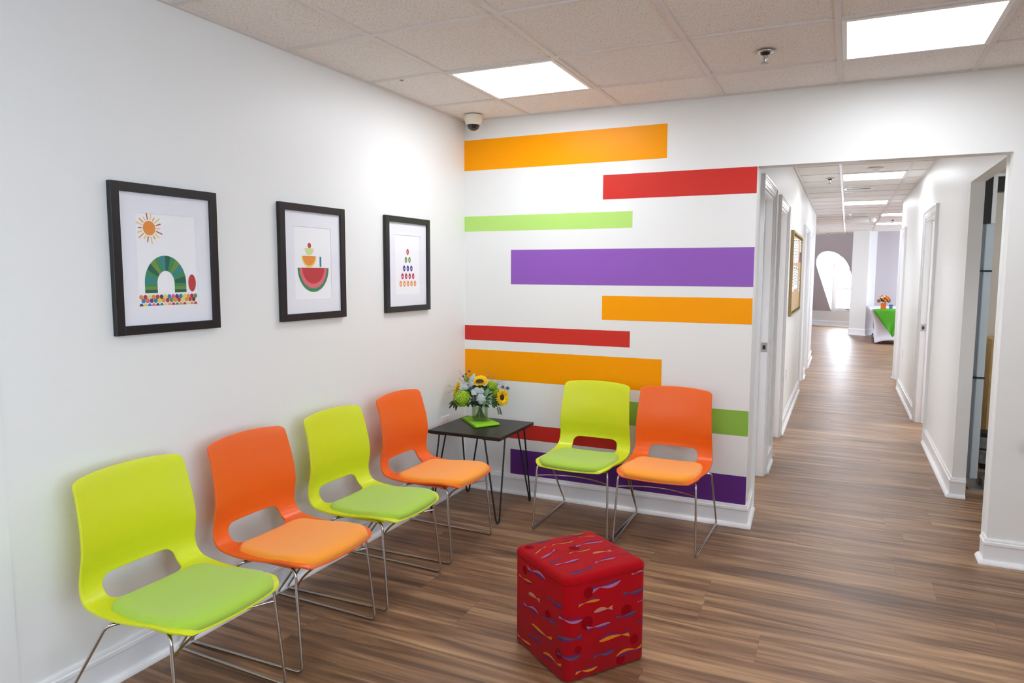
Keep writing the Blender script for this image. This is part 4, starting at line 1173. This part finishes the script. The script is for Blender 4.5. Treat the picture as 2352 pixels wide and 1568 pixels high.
# ------------------------------------------------------------------ side room: upright stand, panel, bag
PG = mat('pale_grey_blue_enamel', (206, 220, 228), .35); GP = mat('shaded_side_enamel', (150, 156, 162), .45); CH = mat('charcoal_panel', (38, 38, 40), .5)
st = thing('frame_stand', 'tall pale grey upright stand with a black top section, through the side opening', 'stand', (3.238, 1.62, 0), math.radians(8))
b = MB(); b.box(0.0, .045, -.04, .06, .05, 1.85); b.build('upright', PG, st)
b = MB(); b.box(-.030, .0, -.02, .06, .05, 1.85); b.build('shaded_side', GP, st)  # greyer strip, the upright's shadowed side put into the colour
b = MB()
for z in (.77, 1.52): b.box(-.033, .048, -.043, .063, z, z+.012)
b.build('joint_band', BLACKM, st)
b = MB(); b.box(-.034, .020, -.045, .065, 1.852, 2.17); b.build('top_box', CH, st)
b = MB(); b.box(.020, .046, -.048, .068, 1.852, 2.19); b.box(.046, .62, -.048, .068, 2.17, 2.19); b.build('white_edging', WHITE, st)
b = MB(); b.box(.046, .60, -.04, .06, 2.07, 2.169); b.build('header_panel', CH, st)
b = MB(); b.box(-.033, -.028, -.047, -.02, 1.96, 2.0); b.build('switch', WHITE, st)
b = MB(); b.prism([(-.04, -.16), (.05, -.19), (.075, -.17), (.075, .08), (-.04, .08)], 0, .012); b.box(.062, .075, -.17, .08, .012, .06); b.box(-.02, .04, -.03, .05, .012, .052)
b.build('base_plate', STEEL, st)
RUB = mat('dark_mat_rubber', (70, 70, 74), .8)
b = MB(); b.box(3.345, 4.1, 1.33, 2.0, 0, .006); tag(b.build('floor_mat', RUB), 'dark grey floor mat beside the upright stand', 'mat')
PLY = mat('birch_wood', (214, 176, 112), .5, noise=.2, nscale=12)
pn = thing('wooden_cabinet', 'light birch wooden cabinet standing in the side room', 'cabinet', (3.44, 2.35, 0))
b = MB(); b.box(0, .02, 0, .38, .0, .97); b.box(.48, .5, 0, .38, 0, .97); b.box(.02, .48, .36, .38, 0, .97); b.box(0, .5, 0, .38, .97, .99); b.box(.02, .48, .01, .36, .05, .07); b.build('cabinet_body', PLY, pn)
b = MB(); b.box(.022, .478, -.0, .016, .07, .965); b.build('cabinet_door', PLY, pn)
BAG = mat('black_bag_cloth', (26, 26, 28), .7, bump=.4, bscale=80); BAG2 = mat('grey_print_cloth', (150, 150, 150), .8, noise=.5, nscale=22)
bg_ = thing('tote_bag', 'black and grey patterned tote bag on the side room floor', 'bag', (3.53, 2.2, 0))
b = MB()
for z0, z1, mi, s0, s1 in ((0, .045, 0, .9, 1), (.045, .15, 1, 1, 1.02), (.15, .165, 0, 1.03, 1.03), (.165, .25, 1, 1.02, 1.0), (.25, .28, 0, 1.0, .98)):
    b.prism([(-.155, -.085), (-.10, -.10), (.10, -.10), (.155, -.085), (.155, .085), (-.155, .085)], z0, z1, fn=lambda x, y, z, s0=s0, s1=s1, z0=z0, z1=z1: (x*(s0+(s1-s0)*(z-z0)/(z1-z0)), y*(s0+(s1-s0)*(z-z0)/(z1-z0)), z), mi=mi)
b.build('bag_body', [BAG, BAG2], bg_)
b = MB(); b.tube([(-.09, -.10, .26), (-.085, -.11, .30), (0, -.115, .24), (.085, -.11, .30), (.09, -.10, .26)], .006, 8, fil=.03); b.build('handle', BAG, bg_)

# ------------------------------------------------------------------ table in the end room
TX0, TX1, TY0, TY1, TZ = 2.865, 3.70, 12.62, 14.86, .735
tb = thing('folding_table', 'long folding table under a white stretch cloth in the end room', 'table', ((TX0+TX1)/2, (TY0+TY1)/2, 0))
b = MB(); hx, hy = (TX1-TX0)/2-.01, (TY1-TY0)/2-.01; b.box(-hx, hx, -hy, hy, .70, .728); b.build('table_top', WHITE, tb)
for sx in (-1, 1):
    for sy in (-1, 1):
        b = MB(); b.tube([(sx*(hx-.19), sy*(hy-.30), .70), (sx*(hx-.19), sy*(hy-.30), .01)], .012, 8); b.lathe([(.022, 0), (.022, .02)], 12, c=(sx*(hx-.19), sy*(hy-.30), 0)); b.build('leg', BLACKM, tb)
STR = mat('white_stretch_cloth', (232, 232, 244), .7, bump=.05)
b = MB()
cor = [(TX0, TY0), (TX1, TY0), (TX1, TY1), (TX0, TY1)]
def cl_pt(i, u, v):
    (ax, ay), (bx_, by_) = cor[i], cor[(i+1) % 4]; cx, cy = (TX0+TX1)/2, (TY0+TY1)/2
    x, y = ax+(bx_-ax)*u, ay+(by_-ay)*u
    inset = .135*math.sin(PI/2*min(v*1.25, 1)) + .02*math.sin(PI*v)
    if v > .8: inset -= .03*((v-.8)/.2)
    c = min(u, 1-u)*2
    side = inset
    # corner pulled towards the leg
    nx = 1 if x > cx+1e-6 else -1; ny = 1 if y > cy+1e-6 else -1
    kx = inset*abs(x-cx)/((TX1-TX0)/2); ky = inset*abs(y-cy)/((TY1-TY0)/2)
    arch = (.075 if i % 2 == 0 else .13)*math.sin(PI*u)**.8
    z = TZ - (TZ-.012-arch)*v
    return (x-nx*kx, y-ny*ky, z)
for i in range(4):
    nu, nv = 20, 16; vs = [cl_pt(i, a/nu, c/nv) for c in range(nv+1) for a in range(nu+1)]
    b.add(vs, [(c*(nu+1)+a, c*(nu+1)+a+1, (c+1)*(nu+1)+a+1, (c+1)*(nu+1)+a) for c in range(nv) for a in range(nu)], 0, True)
b.poly([(TX0, TY0, TZ), (TX1, TY0, TZ), (TX1, TY1, TZ), (TX0, TY1, TZ)])
o = b.build('tablecloth', STR, weld=True); tag(o, 'white stretch tablecloth with pointed corners over the long table', 'tablecloth')
so = o.modifiers.new('solid', 'SOLIDIFY'); so.thickness = .003; so.offset = 1
GC = mat('bright_green_cloth', (74, 160, 26), .75, bump=.2, bscale=40)
b = MB(); xm = (TX0+TX1)/2+.02; N_ = 14
def drape(x, s):  # s: 0 at the table edge, 1 at the point of the hanging triangle
    return x
vs = []; zt = TZ+.006
for i in range(N_+1):
    for j in range(N_+1):
        u = -1+2*i/N_; v = j/N_
        if j == 0: pass
        x = xm + u*(TX1-TX0)/2*.97*(1-v); z = zt-.57*v; y = TY0-.012-.010*math.sin(9*v+5*u)*(1 if v > .05 else 0)
        vs.append((x, y, z))
b.add(vs, [(i*(N_+1)+j, (i+1)*(N_+1)+j, (i+1)*(N_+1)+j+1, i*(N_+1)+j+1) for i in range(N_) for j in range(N_)], 0, True)
vs = []
for i in range(N_+1):
    for j in range(5):
        u = -1+2*i/N_; v = j/4; vs.append((xm+u*(TX1-TX0)/2*.97*(1-v*.75), TY0-.012+v*.6, zt+.001+(.002*math.sin(7*u+3*v))))
b.add(vs, [(i*5+j, (i+1)*5+j, (i+1)*5+j+1, i*5+j+1) for i in range(N_) for j in range(4)], 0, True)
o = b.build('table_runner', GC, weld=True); tag(o, 'bright green cloth overlay hanging in a point over the table end', 'cloth overlay')
so = o.modifiers.new('solid', 'SOLIDIFY'); so.thickness = .003; so.offset = 1
OV = mat('orange_glass', (232, 104, 20), .2)
ov = thing('square_vase', 'orange square vase of flowers on the green cloth', 'vase', (3.115, 12.92, TZ+.012))
b = MB(); b.prism([(-.052, -.052), (.052, -.052), (.052, .052), (-.052, .052)], 0, .125); b.build('vase_body', OV, ov, bevel=.004)
FO = mat('rose_orange', (248, 140, 30), .6, noise=.2, nscale=90); FW = mat('rose_white', (244, 238, 232), .6); FP = mat('rose_peach', (248, 170, 130), .6)
rnd = random.Random(9); fl = 0
for i in range(26):
    z = 1-1.15*(i+.5)/26; a = i*2.39996; q = math.sqrt(max(1-z*z, 0)); n = Vector((q*math.cos(a), q*math.sin(a), z))
    c = Vector((3.115, 12.92, TZ+.195))+Vector((n.x*.115, n.y*.115, n.z*.095)); mt, nm = ((FO, 'orange'), (FO, 'orange'), (FW, 'white'), (FO, 'orange'), (FP, 'peach'))[i % 5]
    b = MB(); R = .030*rnd.uniform(.85, 1.15)
    for ring in range(3):
        for k in range(6):
            aa = 2*PI*(k+.5*ring)/6; r_, u_, _ = frame_for(n); d = r_*math.cos(aa)+u_*math.sin(aa)
            leaf(b, c-n*R*.3+d*R*.1*ring, c+d*R*(.35+.32*ring)+n*R*(.7-.3*ring), n, R*.42, cup=.25, n=3)
    tag(b.build('rose', mt), '%s rose bloom in the bouquet of the orange vase' % nm, 'flower', '%s roses in the orange vase' % nm)
b = MB()
for i in range(110):
    z = rnd.uniform(-.5, .9); a = rnd.uniform(0, 2*PI); q = math.sqrt(1-z*z); c0 = Vector((3.115, 12.92, TZ+.14)); tip = c0+Vector((q*math.cos(a)*.145, q*math.sin(a)*.145, .045+z*.09))
    leaf(b, c0+Vector((0, 0, .02)), tip, ZV, .012, n=4)
tag(b.build('rose_foliage', DLEAF), 'dark green foliage between the roses of the orange vase', 'foliage', kind='stuff')
bl = thing('glass_cup', 'small pale glass cup behind the orange vase', 'cup', (3.27, 13.2, TZ+.004))
b = MB(); b.lathe([(.03, 0), (.034, .004), (.042, .09), (.040, .09), (.032, .008), (.001, .007)], 24); b.build('cup_body', pane_mat('blue_glass', (190, 215, 235)), bl)
